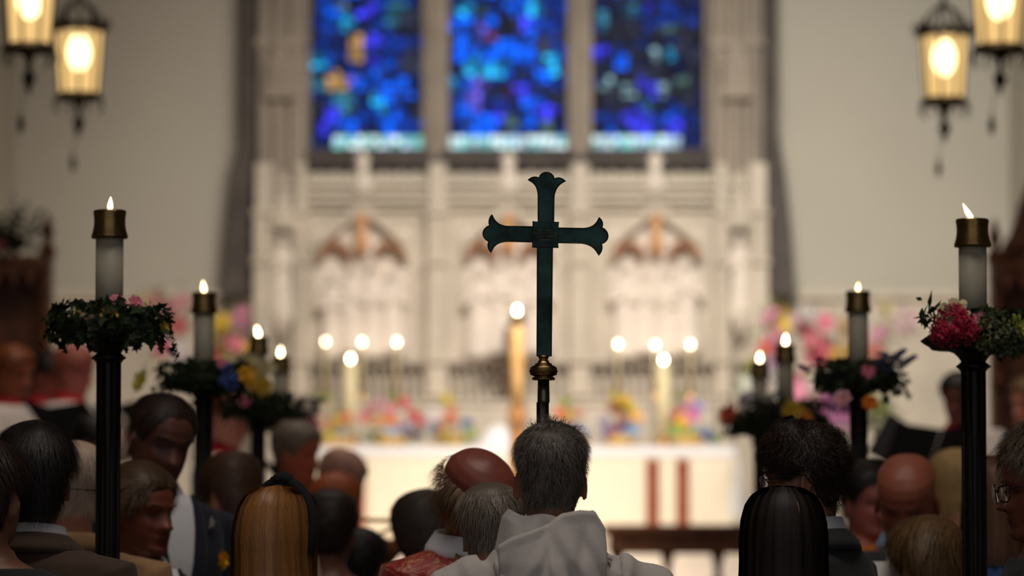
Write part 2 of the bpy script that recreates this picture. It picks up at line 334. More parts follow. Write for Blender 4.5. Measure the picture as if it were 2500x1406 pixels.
for c in (645, 1068, 1416, 1850, 735, 1762):
    pl = MB(); cx = XW(c, YR); ww = .1 if c in (735, 1762) else .16; zz = ZW(400, YR)
    pl.box((cx, YR, (z0+zz)/2), (ww*1.1, .2, zz-z0)); 
    for dx in (-.5, .5): pl.tube([(cx+dx*ww, YR-.1, z0), (cx+dx*ww, YR-.1, ZW(520, YR))], .028, 10)
    for py in (960, 880, 640, 520): pl.box((cx, YR-.02, ZW(py, YR)), (ww*1.5, .28, .05))
    pl.lathe([(ww*.55, 0), (ww*.5, .1), (ww*.2, .28), (.012, .5)], (cx, YR-.03, ZW(640, YR)), 8)
    rp('pilaster', pl, stone)
for bi, (cpx, hwp) in enumerate(((885, 112), (1241, 108), (1601, 112))):
    cx = XW(cpx, YR); hw = hwp*YR/F
    pan = MB(); zb, zt2 = ZW(885, YR), ZW(560, YR)
    pan.box((cx, YR+.075, (zb+zt2)/2), (hw*2, .02, zt2-zb)); rp('niche_panel', pan, marble)
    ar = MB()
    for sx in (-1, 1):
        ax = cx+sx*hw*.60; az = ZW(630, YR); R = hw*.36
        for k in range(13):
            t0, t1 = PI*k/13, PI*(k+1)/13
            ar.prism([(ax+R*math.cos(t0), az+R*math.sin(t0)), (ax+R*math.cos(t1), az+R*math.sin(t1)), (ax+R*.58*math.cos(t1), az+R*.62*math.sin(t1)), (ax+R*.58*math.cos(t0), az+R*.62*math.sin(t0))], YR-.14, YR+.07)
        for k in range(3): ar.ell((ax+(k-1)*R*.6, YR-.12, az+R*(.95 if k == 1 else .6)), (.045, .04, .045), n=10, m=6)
        rp('brown_arch', ar, ochre); ar = MB()  # arch ring in mottled ochre brown
    hd = MB()
    hd.prism([(cx-hw, ZW(640, YR)), (cx-hw*.96, ZW(640, YR)), (cx-hw*.9, ZW(600, YR)), (cx, ZW(520, YR)), (cx+hw*.9, ZW(600, YR)), (cx+hw*.96, ZW(640, YR)), (cx+hw, ZW(640, YR)), (cx+hw, ZW(585, YR)), (cx, ZW(498, YR)), (cx-hw, ZW(585, YR))], YR-.12, YR+.06)
    for k in range(-4, 5): hd.ell((cx+k*hw*.22, YR-.1, ZW(590-(4-abs(k))*22, YR)+.03), (.03, .03, .04), n=8, m=6)
    rp('canopy', hd, stone)
    an = MB(); statue(an, (cx, YR-.18, ZW(592, YR)), .32, bi, .16); an.lathe([(.02, -.16), (.07, -.05), (.1, 0)], (cx, YR-.15, ZW(592, YR)), 10)
    rp('gilded_angel', an, gilt, True, label='small orange gilded angel figure')
    for k in range(4):
        s_ = MB(); statue(s_, (cx+(k-1.5)*hw*.44, YR-.06, ZW(875, YR)+.04*(k % 2)), 1.0*(.9+.12*((k*7+bi) % 3)/2), bi*5+k, .14); rp('relief_figure', s_, marble, True)
    tp = MB(); statue(tp, (cx, YR+.02, ZW(440, YR)), .33, bi+20, .2); tp.box((cx, YR+.05, ZW(452, YR)), (.2, .16, .14))
    rp('crowning_statue', tp, marble, True, label='small white statue standing on the cresting')
for k, px in enumerate((690, 1806)):
    s_ = MB(); statue(s_, (XW(px, YR), YR-.06, ZW(760, YR)), .8, 40+k); s_.lathe([(.03, -.3), (.12, -.05), (.14, 0)], (XW(px, YR), YR-.05, ZW(760, YR)), 10); rp('relief_figure', s_, marble, True)
    c_ = MB().lathe([(.16, 0), (.17, .08), (.13, .14), (.05, .42), (.01, .62)], (XW(px, YR), YR-.05, ZW(560, YR)), 8); rp('canopy', c_, stone)
gr = MB(); xa, xb = XW(760, YR), XW(1740, YR)
gr.box(((xa+xb)/2, YR-.28, (z0+ZW(985, YR))/2), (xb-xa, .4, ZW(985, YR)-z0)); gr.box(((xa+xb)/2, YR-.28, ZW(985, YR)), (xb-xa+.08, .46, .05))
rp('gradine', gr, stone)
ra = MB(); n = 44
for i in range(n):
    cx = xa+(xb-xa)*(i+.5)/n; ra.box((cx, YR-.02, (ZW(960, YR)+ZW(890, YR))/2), (.025, .1, .32))
ra.box(((xa+xb)/2, YR-.02, ZW(888, YR)), (xb-xa, .14, .05))
rp('tracery_rail', ra, stone_grey)
# ------------------------------------------------------------------ altar
YA = 38.2
az = ZW(1092, YA-.5); ax0, ax1 = XW(738, YA-.5), XW(1792, YA-.5); acx = (ax0+ax1)/2
al = thing('altar', 'long altar dressed with a cream frontal and red brown vertical bands', 'altar', (acx, YA, 1.36)); H = az-1.36; W = ax1-ax0
part('altar_body', MB().box((0, 0, H/2-.01), (W-.06, .9, H-.04)), stone, al, False)
part('mensa', MB().box((0, 0, H-.035), (W, 1.0, .07)), marble, al, False, bevel=.01)
fr_ = MB(); n = 120; rs = []
for z in (.02, .3, .6, H-.05, H-.005): rs.append([(-W/2+W*i/n, -.515-.006*math.sin(i*1.3)-(H-z)*.01, z) for i in range(n+1)])
fr_.rings(rs, False, closed=False); part('frontal', fr_, linen, al, solid=.006)
part('fair_linen', MB().box((0, 0, H+.006), (W+.02, 1.04, .01)).box((0, -.528, H-.04), (W+.02, .012, .1)), white_linen, al, False)
for px in (878, 1592, 1665, 955, ):
    cx = XW(px, YA-.5)-acx
    if px == 955: continue
    part('orphrey_band', MB().box((cx, -.54, (H-.12)/2+.02), (.13, .012, H-.16)), orphrey, al, False, label='red brown vertical embroidered band')
cx = XW(940, YA-.5)-acx
en = MB(); en.add([(W/2+.0, -.5, H), (W/2+.03, .4, H), (W/2+.10, .4, .55), (W/2+.16, -.3, .25), (W/2+.08, -.52, .22), (W/2-.06, -.53, .35)], [(0, 1, 2, 3), (0, 3, 4, 5)])
part('linen_fall', en, white_linen, al, solid=.01)
# communion rail / kneeler in front
rl = thing('communion_rail', 'brown wooden communion rail with turned balusters before the altar', 'rail', (0, 32, .8))
rt = ZW(1282, 32)-.8; xr0, xr1 = XW(1470, 32), XW(2150, 32)
rb = MB(); rb.box(((xr0+xr1)/2, 0, rt-.04), (xr1-xr0, .24, .09)); rb.box(((xr0+xr1)/2, 0, rt-.16), (xr1-xr0-.1, .12, .16)); part('handrail', rb, oak, rl, False, bevel=.012)
k = 0; x = xr0+.12
while x < xr1:
    part('baluster', MB().lathe([(.06, 0), (.06, .08), (.035, .12), (.05, .25), (.03, .4), (.045, rt-.3), (.07, rt-.2), (.07, rt-.1)], (x, 0, 0), 14), oak, rl); x += .42
part('kneeler', MB().box(((xr0+xr1)/2, -.25, .08), (xr1-xr0, .3, .14)), carpet, rl, False)
# ------------------------------------------------------------------ flowers and leaves
def ivy_leaf(r_, s_):
    pts = [(0, -.15), (.32, -.35), (.30, 0), (.62, .18), (.28, .36), (0, 1.0), (-.28, .36), (-.62, .18), (-.30, 0), (-.32, -.35)]
    V = [(x*s_, y*s_, .12*s_*abs(x)) for x, y in pts]; V.append((0, .1*s_, -.05*s_)); return V
def rot_rand(r_, outward=None, tilt=.7):
    if outward is None: return Euler((r_.uniform(0, 6), r_.uniform(0, 6), r_.uniform(0, 6))).to_matrix()
    q = Vector(outward).normalized().to_track_quat('Z', 'Y').to_matrix()
    return q @ Euler((r_.uniform(-tilt, tilt), r_.uniform(-tilt, tilt), r_.uniform(0, 6))).to_matrix()
def leaves(mb, pts, size, r_, tilt=.8, kind='ivy', base=(1, 1, 1)):
    for p, out in pts:
        s_ = size*r_.uniform(.6, 1.2); R = np.array(rot_rand(r_, out, tilt)); g_ = r_.uniform(.35, 1.25)
        if kind == 'ivy': V = np.array(ivy_leaf(r_, s_)); fs = [(10, i, (i+1) % 10) for i in range(10)]
        else: V = np.array([(0, 0, 0), (.18*s_, .4*s_, .04*s_), (0, 1.1*s_, -.05*s_), (-.18*s_, .4*s_, .04*s_)]); fs = [(0, 1, 2), (0, 2, 3)]
        mb.add(V@R.T+np.array(p), fs, np.array((g_*r_.uniform(.8, 1.1), g_, g_*r_.uniform(.6, 1)))*np.array(base))
leafm = mat('green leaves', (34, 48, 20), .65, tint=True, spec=.2); leaf_bright = mat('bright green leaves', (110, 140, 62), .5, tint=True); petal = mat('flower petals', (255, 255, 255), .6, tintcol=True)
def bloom(kind, s_, col, r_):
    mb = MB(); c = np.array(lin(col))
    if kind == 'cluster':        # hydrangea-like ball
        for k in range(46):
            d = Vector((r_.gauss(0, 1), r_.gauss(0, 1), abs(r_.gauss(0, .8)))).normalized(); R = np.array(rot_rand(r_, d, .3)); q = s_*.3
            V = np.array([(0, 0, 0), (q, q*.4, .1*q), (q*1.1, -q*.4, .1*q), (-q*.4, q, .1*q), (q*.4, q*1.1, .1*q), (-q, q*.4, .1*q), (-q*1.1, -q*.4, .1*q), (-q*.4, -q, .1*q), (q*.4, -q*1.1, .1*q)])
            mb.add(V@R.T+np.array(d)*s_*r_.uniform(.75, 1), [(0, 2, 1), (0, 4, 3), (0, 6, 5), (0, 8, 7)], c*r_.uniform(.6, 1.2))
    elif kind == 'spike':
        for k in range(40):
            t = k/40; a = k*2.4; rr_ = s_*.35*(1-t*.75); q = s_*.22
            mb.ell((rr_*math.cos(a), rr_*math.sin(a), t*s_*2), (q*.7, q*.7, q*.5), n=6, m=4, col=c*r_.uniform(.6, 1.3))
    else:
        for ring, (n_, up, ln) in enumerate(((7, .25, 1), (6, .7, .85), (4, 1.6, .6))):
            for k in range(n_):
                a = 2*PI*k/n_+ring*.4+r_.uniform(-.1, .1); u = np.array((math.cos(a), math.sin(a), 0)); w_ = np.array((-math.sin(a), math.cos(a), 0)); z = np.array((0, 0, 1.))
                L_ = s_*ln; P_ = [np.zeros(3), u*L_*.45+w_*L_*.3+z*L_*.3*up, u*L_*.95+w_*L_*.22+z*L_*.55*up, u*L_*1.05+z*L_*.5*up, u*L_*.95-w_*L_*.22+z*L_*.55*up, u*L_*.45-w_*L_*.3+z*L_*.3*up]
                mb.add(P_, [(0, 1, 2, 3), (0, 3, 4, 5)], c*r_.uniform(.7, 1.15))
        mb.ell((0, 0, s_*.12), (s_*.16,)*3, n=8, m=6, col=c*np.array((1.1, .8, .3)))
    return mb
BLOOMS = {}
def put_flower(parent, p, out, s_, col, kind='rose', name='flower'):
    key = (kind, col); 
    if key not in BLOOMS:
        me = bloom(kind, 1.0, col, random.Random(hash(str(key)) % 999 if False else len(BLOOMS))).mesh('flower'); me.materials.append(petal); BLOOMS[key] = me
    o = link(name, BLOOMS[key], parent); o.location = p; o.scale = (s_,)*3
    o.rotation_euler = Vector(out).normalized().to_track_quat('Z', 'Y').to_euler(); return o
# ------------------------------------------------------------------ processional torches
YT = [10.0, 13.4, 16.35, 18.25]
def torch_obj(base, label, scale=1.0, top_z=2.02):
    t = thing('candle_stand', label, 'candle stand', base, 0, None); k = 1/937.
    zc = top_z  # z of collar reference (py 905)
    def prof(pts): return [(r*k, zc+(905-y)*k) for r, y in pts]
    th = 8
    part('shaft', MB().lathe([(.036, .25), (.031, .5)]+prof([(29, 1400), (29, 900)]), n=8), blackwood, t, False, bevel=.004)
    rb_ = MB()
    for i in range(8):
        a = 2*PI*(i+.5)/8; rb_.tube([(.029*math.cos(a), .029*math.sin(a), .4), (.029*math.cos(a), .029*math.sin(a), zc)], .0045, 6)
    part('reed_moulding', rb_, blackwood, t)
    part('collar', MB().lathe(prof([(29, 912), (33, 906), (41, 900), (33, 893), (29, 889)]), n=16, lobes=8, amp=.06), blackwood, t)
    part('capital', MB().lathe(prof([(29, 892), (31, 886), (38, 876), (48, 867), (66, 861), (98, 859)]), n=32), blackwood, t)
    part('bowl', MB().lathe(prof([(60, 862), (98, 860), (104, 853), (116, 846), (126, 838), (118, 832), (104, 822), (98, 824), (80, 838), (.1, 840)]), n=48, lobes=8, amp=.035), blackwood, t)
    part('base', MB().lathe([(.20, 0), (.20, .03), (.16, .05), (.13, .1), (.06, .16), (.045, .22), (.055, .26), (.036, .3)], n=24), blackwood, t)
    return t, zc+(905-835)*k
def candle_obj(base, label, flame, rw=34, h=.245, lean=0, fs=1.0, group=None, fl_tilt=0):
    c = thing('candle', label, 'candle', base, 0, group); k = 1/937.
    hw = h
    part('wax_pillar', MB().lathe([(rw*k, 0), (rw*k, hw)], n=32), wax, c)
    part('brass_follower', MB().lathe([(44*k, hw-.002), (45*k, hw+.003), (44*k, hw+.008), (41*k, hw+.018), (38.5*k, hw+.034), (38.5*k, hw+.05), (40.5*k, hw+.064), (40*k, hw+.070), (36*k, hw+.072), (16*k, hw+.068), (14*k, hw+.06), (13*k, hw)], n=40), brass, c)
    part('wick', MB().tube([(0, 0, hw+.05), (.001, 0, hw+.073)], .0015, 6), black, c)
    fm = MB(); rs = []; 
    for r, z in ((.001, 0), (.0045, .004), (.0062, .010), (.0055, .018), (.003, .026), (.0006, .034)):
        rs.append([((r*math.cos(a)+fl_tilt*z)*fs, r*math.sin(a)*fs, hw+.069+z*fs) for a in [2*PI*i/12 for i in range(12)]])
    part('flame', fm.rings(rs), flame, c)
    return c
green_pts = lambda r_, n, R0, R1, h: [((R*math.cos(a), R*math.sin(a), z), (math.cos(a)*.9, math.sin(a)*.9, .35+z*4)) for a, R, z in ((r_.uniform(0, 2*PI), r_.uniform(R0, R1), r_.uniform(*h)) for _ in range(n))]
def wreath_obj(base, label, flowers, seed, R1=.155, dens=420, green=leafm, name='flower_wreath', keep=None):
    r_ = random.Random(seed); w_ = thing(name, label, 'wreath', base)
    core = MB(); n = 40; rs = []
    for i in range(n+1):
        a = 2*PI*i/n; rs.append([((R1*.68+.034*math.cos(b_))*math.cos(a), (R1*.68+.034*math.cos(b_))*math.sin(a), .012+.026*math.sin(b_)) for b_ in [2*PI*j/8 for j in range(8)]])
    part('moss_ring', core.rings(rs if not keep else [[(x*.75, y*.75, z+.01) for x, y, z in q] for q in rs], False), mat('dark moss', (24, 30, 16), .9, bump=.6), w_)
    kp = (lambda q: [e for e in q if keep(e[0])]) if keep else (lambda q: q)
    lv = MB(); pts = green_pts(r_, int(dens*1.5), .05, R1*.95, (-.026, .078)); leaves(lv, kp(pts), .025, r_)
    pts2 = green_pts(r_, dens//3, R1*.85, R1*1.08, (-.035, .06)); leaves(lv, kp(pts2), .026, r_)
    for k_ in range(5):
        a = r_.uniform(0, 6.28) if not keep else r_.uniform(-.7, .3); 
        for q in range(5):
            p = ((R1+.004*q)*math.cos(a), (R1+.004*q)*math.sin(a), -.01-.011*q); leaves(lv, [(p, (math.cos(a), math.sin(a), -.1))], .02, r_)
    part('ivy_foliage', lv, green, w_, smooth=False, flip=False)
    for (dx, dy, dz, s_, col, kind) in flowers:
        put_flower(w_, (dx, dy, dz), (dx*3, dy*2-.2, .25), s_, col, kind)
    return w_
def cpx(px, py, Y, base): v = P(px, py, Y)-Vector(base); return v
pink = (222, 130, 150); yel = (206, 170, 40); crm = (220, 206, 160); mag = (180, 24, 62); blu = (70, 100, 180); pur = (90, 70, 130); org = (232, 130, 30); lil = (160, 120, 180); chart = (150, 160, 70); steel = (70, 84, 120); red_o = (200, 80, 50)
tor = {}
XT = {('L', 0): 265, ('L', 1): 497, ('L', 2): 631, ('L', 3): 684, ('R', 0): 2377, ('R', 1): 2096, ('R', 2): 1918, ('R', 3): 1855}
flame_top = {('L', 0): 515, ('L', 1): 715, ('L', 2): 822, ('L', 3): 870, ('R', 0): 536, ('R', 1): 712, ('R', 2): 842, ('R', 3): 884}
where = {('L', 0): 'nearest on the left side', ('L', 1): 'second nearest on the left side', ('L', 2): 'third nearest on the left side', ('L', 3): 'farthest on the left side', ('R', 0): 'nearest on the right side', ('R', 1): 'second nearest on the right side', ('R', 2): 'third nearest on the right side', ('R', 3): 'farthest on the right side'}
FL = {('L', 0): [(285, 742, pink, 'rose', .022, 0), (330, 738, pink, 'rose', .016, -.03), (262, 770, yel, 'rose', .022, -.05), (195, 765, crm, 'rose', .024, 0), (225, 790, (120, 100, 80), 'rose', .02, -.06), (400, 800, yel, 'rose', .014, .02)],
      ('L', 1): [(558, 930, blu, 'cluster', .022, -.09), (548, 905, blu, 'spike', .018, -.09), (600, 918, (236, 178, 40), 'rose', .022, -.07), (612, 936, (214, 160, 30), 'rose', .018, -.07), (345, 930, (220, 210, 90), 'rose', .026, -.02), (430, 868, pur, 'spike', .016, 0), (545, 893, pink, 'rose', .016, -.04)],
      ('L', 2): [(556, 928, blu, 'spike', .03, -.05), (568, 905, blu, 'cluster', .022, -.06), (604, 916, yel, 'rose', .032, -.08), (590, 935, org, 'rose', .022, -.08), (640, 945, yel, 'rose', .028, -.09), (603, 885, crm, 'rose', .03, -.04), (650, 900, crm, 'rose', .026, -.04), (598, 978, pink, 'rose', .018, -.1)],
      ('L', 3): [(745, 1000, (60, 44, 60), 'cluster', .04, 0), (757, 1040, pink, 'rose', .03, -.04), (770, 985, (70, 50, 70), 'spike', .02, 0)],
      ('R', 0): [(2330, 795, mag, 'cluster', .042, -.07), (2300, 815, mag, 'cluster', .026, -.09), (2362, 812, mag, 'cluster', .026, -.09), (2328, 768, crm, 'cup', .036, -.05), (2395, 785, pink, 'rose', .024, -.05), (2425, 815, (92, 100, 60), 'cluster', .045, -.05), (2455, 838, (70, 76, 50), 'cluster', .04, -.05), (2488, 800, chart, 'cup', .03, -.03)],
      ('R', 1): [(2175, 880, steel, 'spike', .024, 0), (2200, 890, steel, 'spike', .022, -.02), (2155, 885, steel, 'cluster', .022, -.03), (1975, 905, steel, 'spike', .016, 0), (2056, 975, (236, 170, 180), 'rose', .02, -.10), (2124, 985, org, 'rose', .018, -.08), (2120, 908, pink, 'rose', .018, -.05)],
      ('R', 2): [(1935, 1003, yel, 'rose', .03, -.10), (1958, 1020, org, 'rose', .026, -.10), (1945, 1045, pink, 'cluster', .034, -.08), (2040, 990, lil, 'cluster', .036, .04), (1895, 985, (60, 50, 60), 'cluster', .03, -.06)],
      ('R', 3): [(1778, 1012, red_o, 'cup', .034, -.03), (1830, 985, pur, 'cluster', .034, -.08)]}
desc = {('L', 0): 'ivy wreath with a few pink, cream and yellow blooms', ('L', 1): 'ivy wreath with blue and golden blooms at its right side', ('L', 2): 'wreath with blue, cream and golden yellow flowers', ('L', 3): 'dark wreath with a pink bloom at its right edge', ('R', 0): 'wreath with a magenta hydrangea and cream tulip', ('R', 1): 'green wreath with blue grey flower spikes', ('R', 2): 'wreath with golden and pink blooms in front', ('R', 3): 'wreath with a red orange bloom at its left edge'}
for (sd, i), px in XT.items():
    Y = YT[i]; top = P(px, flame_top[(sd, i)], Y).z; base = P(px, 1000, Y); base.z = 0
    zc = top-.315-.07*1.0-(905-835)/937.+.07
    zc = top-.070-.245-70/937.
    lab = 'black fluted wooden candle stand, '+where[(sd, i)]
    t, zb = torch_obj(base, lab, 1, zc)
    fl = (flame_near, flame_near, flame_mid, flame_mid)[i]
    candle_obj((base.x, base.y, zb), 'lit ivory pillar candle with brass follower, '+where[(sd, i)], fl, fs=(1.0, 1.15, 1.2, 1.2)[i]*(1.25 if sd+str(i) == 'R0' else .8 if sd+str(i) == 'R1' else 1.1), fl_tilt={'R0': -.55, 'L1': -.1, 'L2': -.2}.get(sd+str(i), .05))
    wb = Vector((base.x, base.y, zb-.004)); fls = []
    for (fx, fy, col, kind, s_, dy) in FL[(sd, i)]:
        dy -= .07+.03*(i > 0); s_ *= 1.3 if i == 0 else 1.7
        v = P(fx, fy, Y+dy)-wb; fls.append((v.x, dy, v.z, s_, col, kind))
    w_ = wreath_obj(wb, desc[(sd, i)]+' on the '+('nearest', 'second', 'third', 'fourth')[i]+' '+{'L': 'left', 'R': 'right'}[sd]+' stand', fls, 10+i+(5 if sd == 'R' else 0), R1={'L3': .17, 'R2': .19}.get(sd+str(i), .165), dens=420, keep=(lambda p: p[0] > .02 or (p[2] > .01 and p[0] < .02 and abs(p[0])+abs(p[1]) < .13)) if sd+str(i) == 'R0' else None)
    if sd+str(i) == 'R0':
        lv = MB(); r_ = random.Random(5)
        for k in range(26):
            t_ = k/26; v = P(2320-75*t_+r_.uniform(-12, 12), 790-45*t_+r_.uniform(-22, 26), Y-.03)-wb
            leaves(lv, [((v.x, v.y, v.z), (-1, r_.uniform(-.6, .2), .4))], .045, r_, 1.2, 'lance', base=(1.6, 1.5, 1.2))
        part('leaf_spray', lv, leafm, w_, smooth=False, flip=False)
# ------------------------------------------------------------------ altar candles, paschal candle, cross, flowers
flm = lambda fs: [(.001, 0), (.006*fs, .006*fs), (.009*fs, .016*fs), (.007*fs, .028*fs), (.001, .045*fs)]
def simple_candle(px, pyf, Y, zbase, r, label, fl, wm, fs=1.0, group=None, stick=.12):
    f = P(px, pyf, Y); c = thing('altar_candle', label, 'candle', (f.x, Y, zbase), 0, group); h = f.z-zbase-.03*fs
    part('candlestick', MB().lathe([(r*2.2, 0), (r*2.2, .02), (r*.9, .05), (r*.7, stick*.5), (r*1.5, stick-.02), (r*1.5, stick)], n=16), brass_bright, c)
    part('wax_stick', MB().lathe([(r, stick), (r, h)], n=16), wm, c)
    part('flame', MB().lathe(flm(fs), (0, 0, h+.003), 10), fl, c); return c
zg = ZW(985, YR)+.025
ff2 = flame_mat('gradine flame', 26, (1, .78, .55))
for k, (px, py) in enumerate([(795, 832), (884, 833), (969, 833), (1509, 838), (1600, 840), (1686, 839)]):
    simple_candle(px, py, YR-.28, zg, .014, 'thin lit candle behind the altar, %s of three on the %s' % (('leftmost', 'middle', 'rightmost')[k % 3], ('left', 'right')[k//3]), ff2, wax_alt, 1.15, 'thin gradine candles', stick=.2)
for k, (px, py) in enumerate([(853, 873), (1620, 876)]):
    simple_candle(px+(3 if k == 0 else 0), py, YA+.25, az+.012, .062, 'thick cream lit candle standing at the %s end of the altar' % ('left', 'right')[k], flame_far, wax_alt, 1.35, 'thick altar candles', stick=.10)
# paschal candle
f = P(1263, 757, 33.0); pc = thing('paschal_candle', 'tall honey coloured paschal candle on a carved wooden stand, flame above the crowd', 'candle', (f.x, 33, .8)); h = f.z-.8
part('stand', MB().lathe([(.22, 0), (.22, .05), (.1, .12), (.06, .3), (.085, .6), (.05, .8), (.068, .95), (.064, 1.55), (.07, 1.65), (.09, 1.74), (.066, 1.77)], n=20), mat('light brown oak', (170, 118, 72), .6, noise=.4, nscale=8), pc)
part('wax_pillar', MB().lathe([(.062, 1.77), (.062, h-.13), (.055, h-.12)], n=20), wax_gold, pc)
part('brass_follower', MB().lathe([(.068, h-.13), (.062, h-.06), (.06, h-.04), (.02, h-.03)], n=20), brass, pc)
part('flame', MB().lathe(flm(1.35), (0, 0, h-.03), 12), flame_far, pc)
# altar cross behind
c_ = P(1238, 885, YR-.3); ac = thing('altar_cross', 'dark bronze altar cross standing behind the honey coloured candle', 'cross', (c_.x, YR-.3, zg)); h = c_.z-zg
am = MB(); am.box((0, 0, h/2+.22), (.06, .04, h+.30)); am.box((0, 0, h), (.52, .04, .075)); am.lathe([(.14, 0), (.12, .03), (.04, .08), (.03, .14)], n=16)
am.box((0, 0, h-.17), (.3, .04, .06)); part('cross_body', am, mat('brown bronze', (96, 74, 58), .5, .4), ac, False)
# chalice veil
v_ = P(1209, 1088, YA); vm = MB(); rs = []
for k in range(5):
    t = k/4; rr_ = .22*(1-t)+.055*t; rs.append([(rr_*(1+.06*math.sin(6*a))*math.copysign(abs(math.cos(a))**.7, math.cos(a)), rr_*math.copysign(abs(math.sin(a))**.7, math.sin(a))*.9, t*.22) for a in [2*PI*i/28 for i in range(28)]])
tag(part('veiled_chalice', vm.rings(rs), white_linen), 'white veil draped in a pyramid over a chalice on the altar', 'chalice').location = (v_.x+.03, YA, az+.013)
W_ = (236, 226, 230); lb = (150, 180, 220); gr_ = (90, 140, 60); lime = (180, 210, 70); rd = (196, 30, 44); ppk = (236, 160, 190); lav = (150, 140, 214)
arr = [
 ('low arrangement of yellow, orange and white flowers beside the left thick candle', [(790, 968, chart), (812, 1000, crm), (782, 1020, (240, 170, 150)), (805, 1040, yel), (822, 1032, (250, 200, 40)), (845, 1018, (220, 90, 70)), (800, 1065, lime), (780, 1075, gr_), (838, 1072, lb), (818, 1080, gr_), (790, 1045, (244, 190, 160))], 815),
 ('wide arrangement of pink and orange flowers over dark greens on the altar', [(960, 970, chart), (905, 1000, pink), (930, 990, ppk), (955, 1000, pink), (985, 985, (220, 80, 90)), (940, 1025, org), (915, 1030, (250, 190, 90)), (960, 1030, (250, 150, 50)), (985, 1020, W_), (1010, 1015, rd), (1025, 1030, (200, 60, 80)), (960, 1055, lb), (990, 1045, lav), (1000, 1060, (130, 110, 140)), (900, 1065, gr_), (925, 1070, (50, 80, 40)), (1020, 1060, (80, 60, 80)), (890, 1020, (236, 120, 130))], 955),
 ('round arrangement with magenta, yellow and red flowers left of the chalice', [(1090, 975, (220, 200, 70)), (1105, 1000, (250, 170, 120)), (1060, 1010, W_), (1078, 1038, (200, 20, 90)), (1085, 1060, (250, 200, 40)), (1105, 1030, org), (1118, 1068, rd), (1140, 1035, (90, 120, 180)), (1150, 1055, lime), (1065, 1060, lav), (1050, 1040, lb), (1095, 1085, gr_), (1130, 1080, gr_), (1100, 1015, (244, 150, 110))], 1098),
 ('small arrangement of coral, yellow and lavender flowers right of the crossbearer', [(1365, 1010, (240, 130, 100)), (1385, 1015, (240, 220, 90)), (1410, 1010, (246, 160, 130)), (1372, 1040, (244, 170, 140)), (1400, 1045, lav), (1425, 1055, lb), (1390, 1060, (130, 130, 210)), (1380, 980, chart)], 1392),
 ('tall arrangement with golden, purple and magenta flowers in a basket on the altar', [(1500, 970, (214, 190, 50)), (1525, 980, (220, 180, 40)), (1495, 995, (196, 60, 50)), (1515, 1000, org), (1555, 1020, (250, 190, 110)), (1475, 1030, lav), (1500, 1052, (190, 20, 80)), (1520, 1040, pur), (1545, 1050, lb), (1535, 1065, (110, 170, 220)), (1480, 1060, (120, 90, 200)), (1540, 1000, (220, 200, 80)), (1520, 1020, (240, 140, 120))], 1513),
 ('arrangement of pink, lime and blue flowers at the right thick candle', [(1660, 965, chart), (1680, 990, ppk), (1690, 1015, (236, 130, 190)), (1655, 1010, (220, 90, 80)), (1668, 1030, (250, 200, 60)), (1700, 995, lav), (1650, 1050, (150, 200, 60)), (1680, 1062, lime), (1700, 1075, gr_), (1715, 1050, lb), (1725, 1065, (70, 90, 170)), (1640, 1030, (190, 130, 90)), (1740, 1070, gr_)], 1680)]
basket = mat('golden wicker basket', (216, 176, 100), .7, noise=.4, nscale=30)
for lab, fl, c in arr:
    b_ = P(c, 1090, YA-.15); b_.z = az+.012; a_ = thing('flower_arrangement', lab, 'flowers', b_); r_ = random.Random(c)
    part('basket', MB().lathe([(.12, 0), (.15, .03), (.17, .10), (.15, .11)], n=20), basket, a_)
    lv = MB(); pts = []
    for k in range(130):
        q = r_.choice(fl); v = P(q[0]+r_.gauss(0, 13), min(1084, q[1]+r_.gauss(4, 12)), YA-.15)-b_; v.y = r_.uniform(-.12, .12); v.z = max(v.z, .06)
        pts.append((v[:], (v.x*2, -.6, .5)))
    leaves(lv, pts, .06, r_, 1.2, 'lance'); part('foliage', lv, leaf_bright, a_, smooth=False, flip=False)
    for (fx, fy, col) in fl:
        v = P(fx, fy, YA-.15)-b_; put_flower(a_, (v.x, r_.uniform(-.12, .02), max(v.z, .085)), (v.x, -1, .4), r_.uniform(.055, .075), col, r_.choice(('rose', 'cluster')))
# tall flower stands either side
def big_arr(lab, cx_, fl, Y, seed, s_=.1):
    b_ = P(cx_, 1200, Y); b_.z = 1.36 if Y > 35.4 else .8; a_ = thing('flower_stand', lab, 'flowers', b_); r_ = random.Random(seed)
    bot = max(q[1] for q in fl); zb = P(cx_, bot, Y).z-b_.z
    part('pedestal', MB().lathe([(.18, 0), (.18, .05), (.05, .1), (.04, zb-.2), (.14, zb-.1), (.16, zb)], n=16), iron, a_)
    lv = MB(); pts = []
    for k in range(420):
        q = r_.choice(fl); v = P(q[0]+r_.gauss(0, 24), q[1]+r_.gauss(6, 24), Y)-b_; pts.append(((v.x, r_.uniform(-.2, .2), v.z), (v.x*2, -.6, .5)))
    leaves(lv, pts, .10, r_, 1.2, 'lance'); part('foliage', lv, mat('sage green leaves', (134, 140, 92), .6, tint=True), a_, smooth=False, flip=False)
    for q in fl:
        v = P(q[0], q[1], Y)-b_; put_flower(a_, (v.x, r_.uniform(-.2, -.05), v.z), (v.x, -1, .3), (q[3] if len(q) > 3 else s_), q[2], r_.choice(('rose', 'cluster')))
big_arr('tall stand of pink and yellow flowers behind the left candle stands', 480, [(385, 735, (200, 150, 140)), (420, 760, pink), (440, 800, (210, 110, 120)), (400, 850, (226, 110, 150)), (385, 880, (240, 230, 210)), (440, 860, W_), (520, 800, yel), (545, 790, (224, 190, 60)), (545, 830, (220, 140, 40)), (580, 800, (226, 140, 190)), (575, 840, pink), (560, 860, yel), (450, 740, (220, 170, 170)), (410, 790, crm), (590, 770, ppk), (375, 780, (210, 160, 150)), (350, 740, crm), (520, 870, (216, 110, 120)), (600, 860, yel)], 36.5, 91)
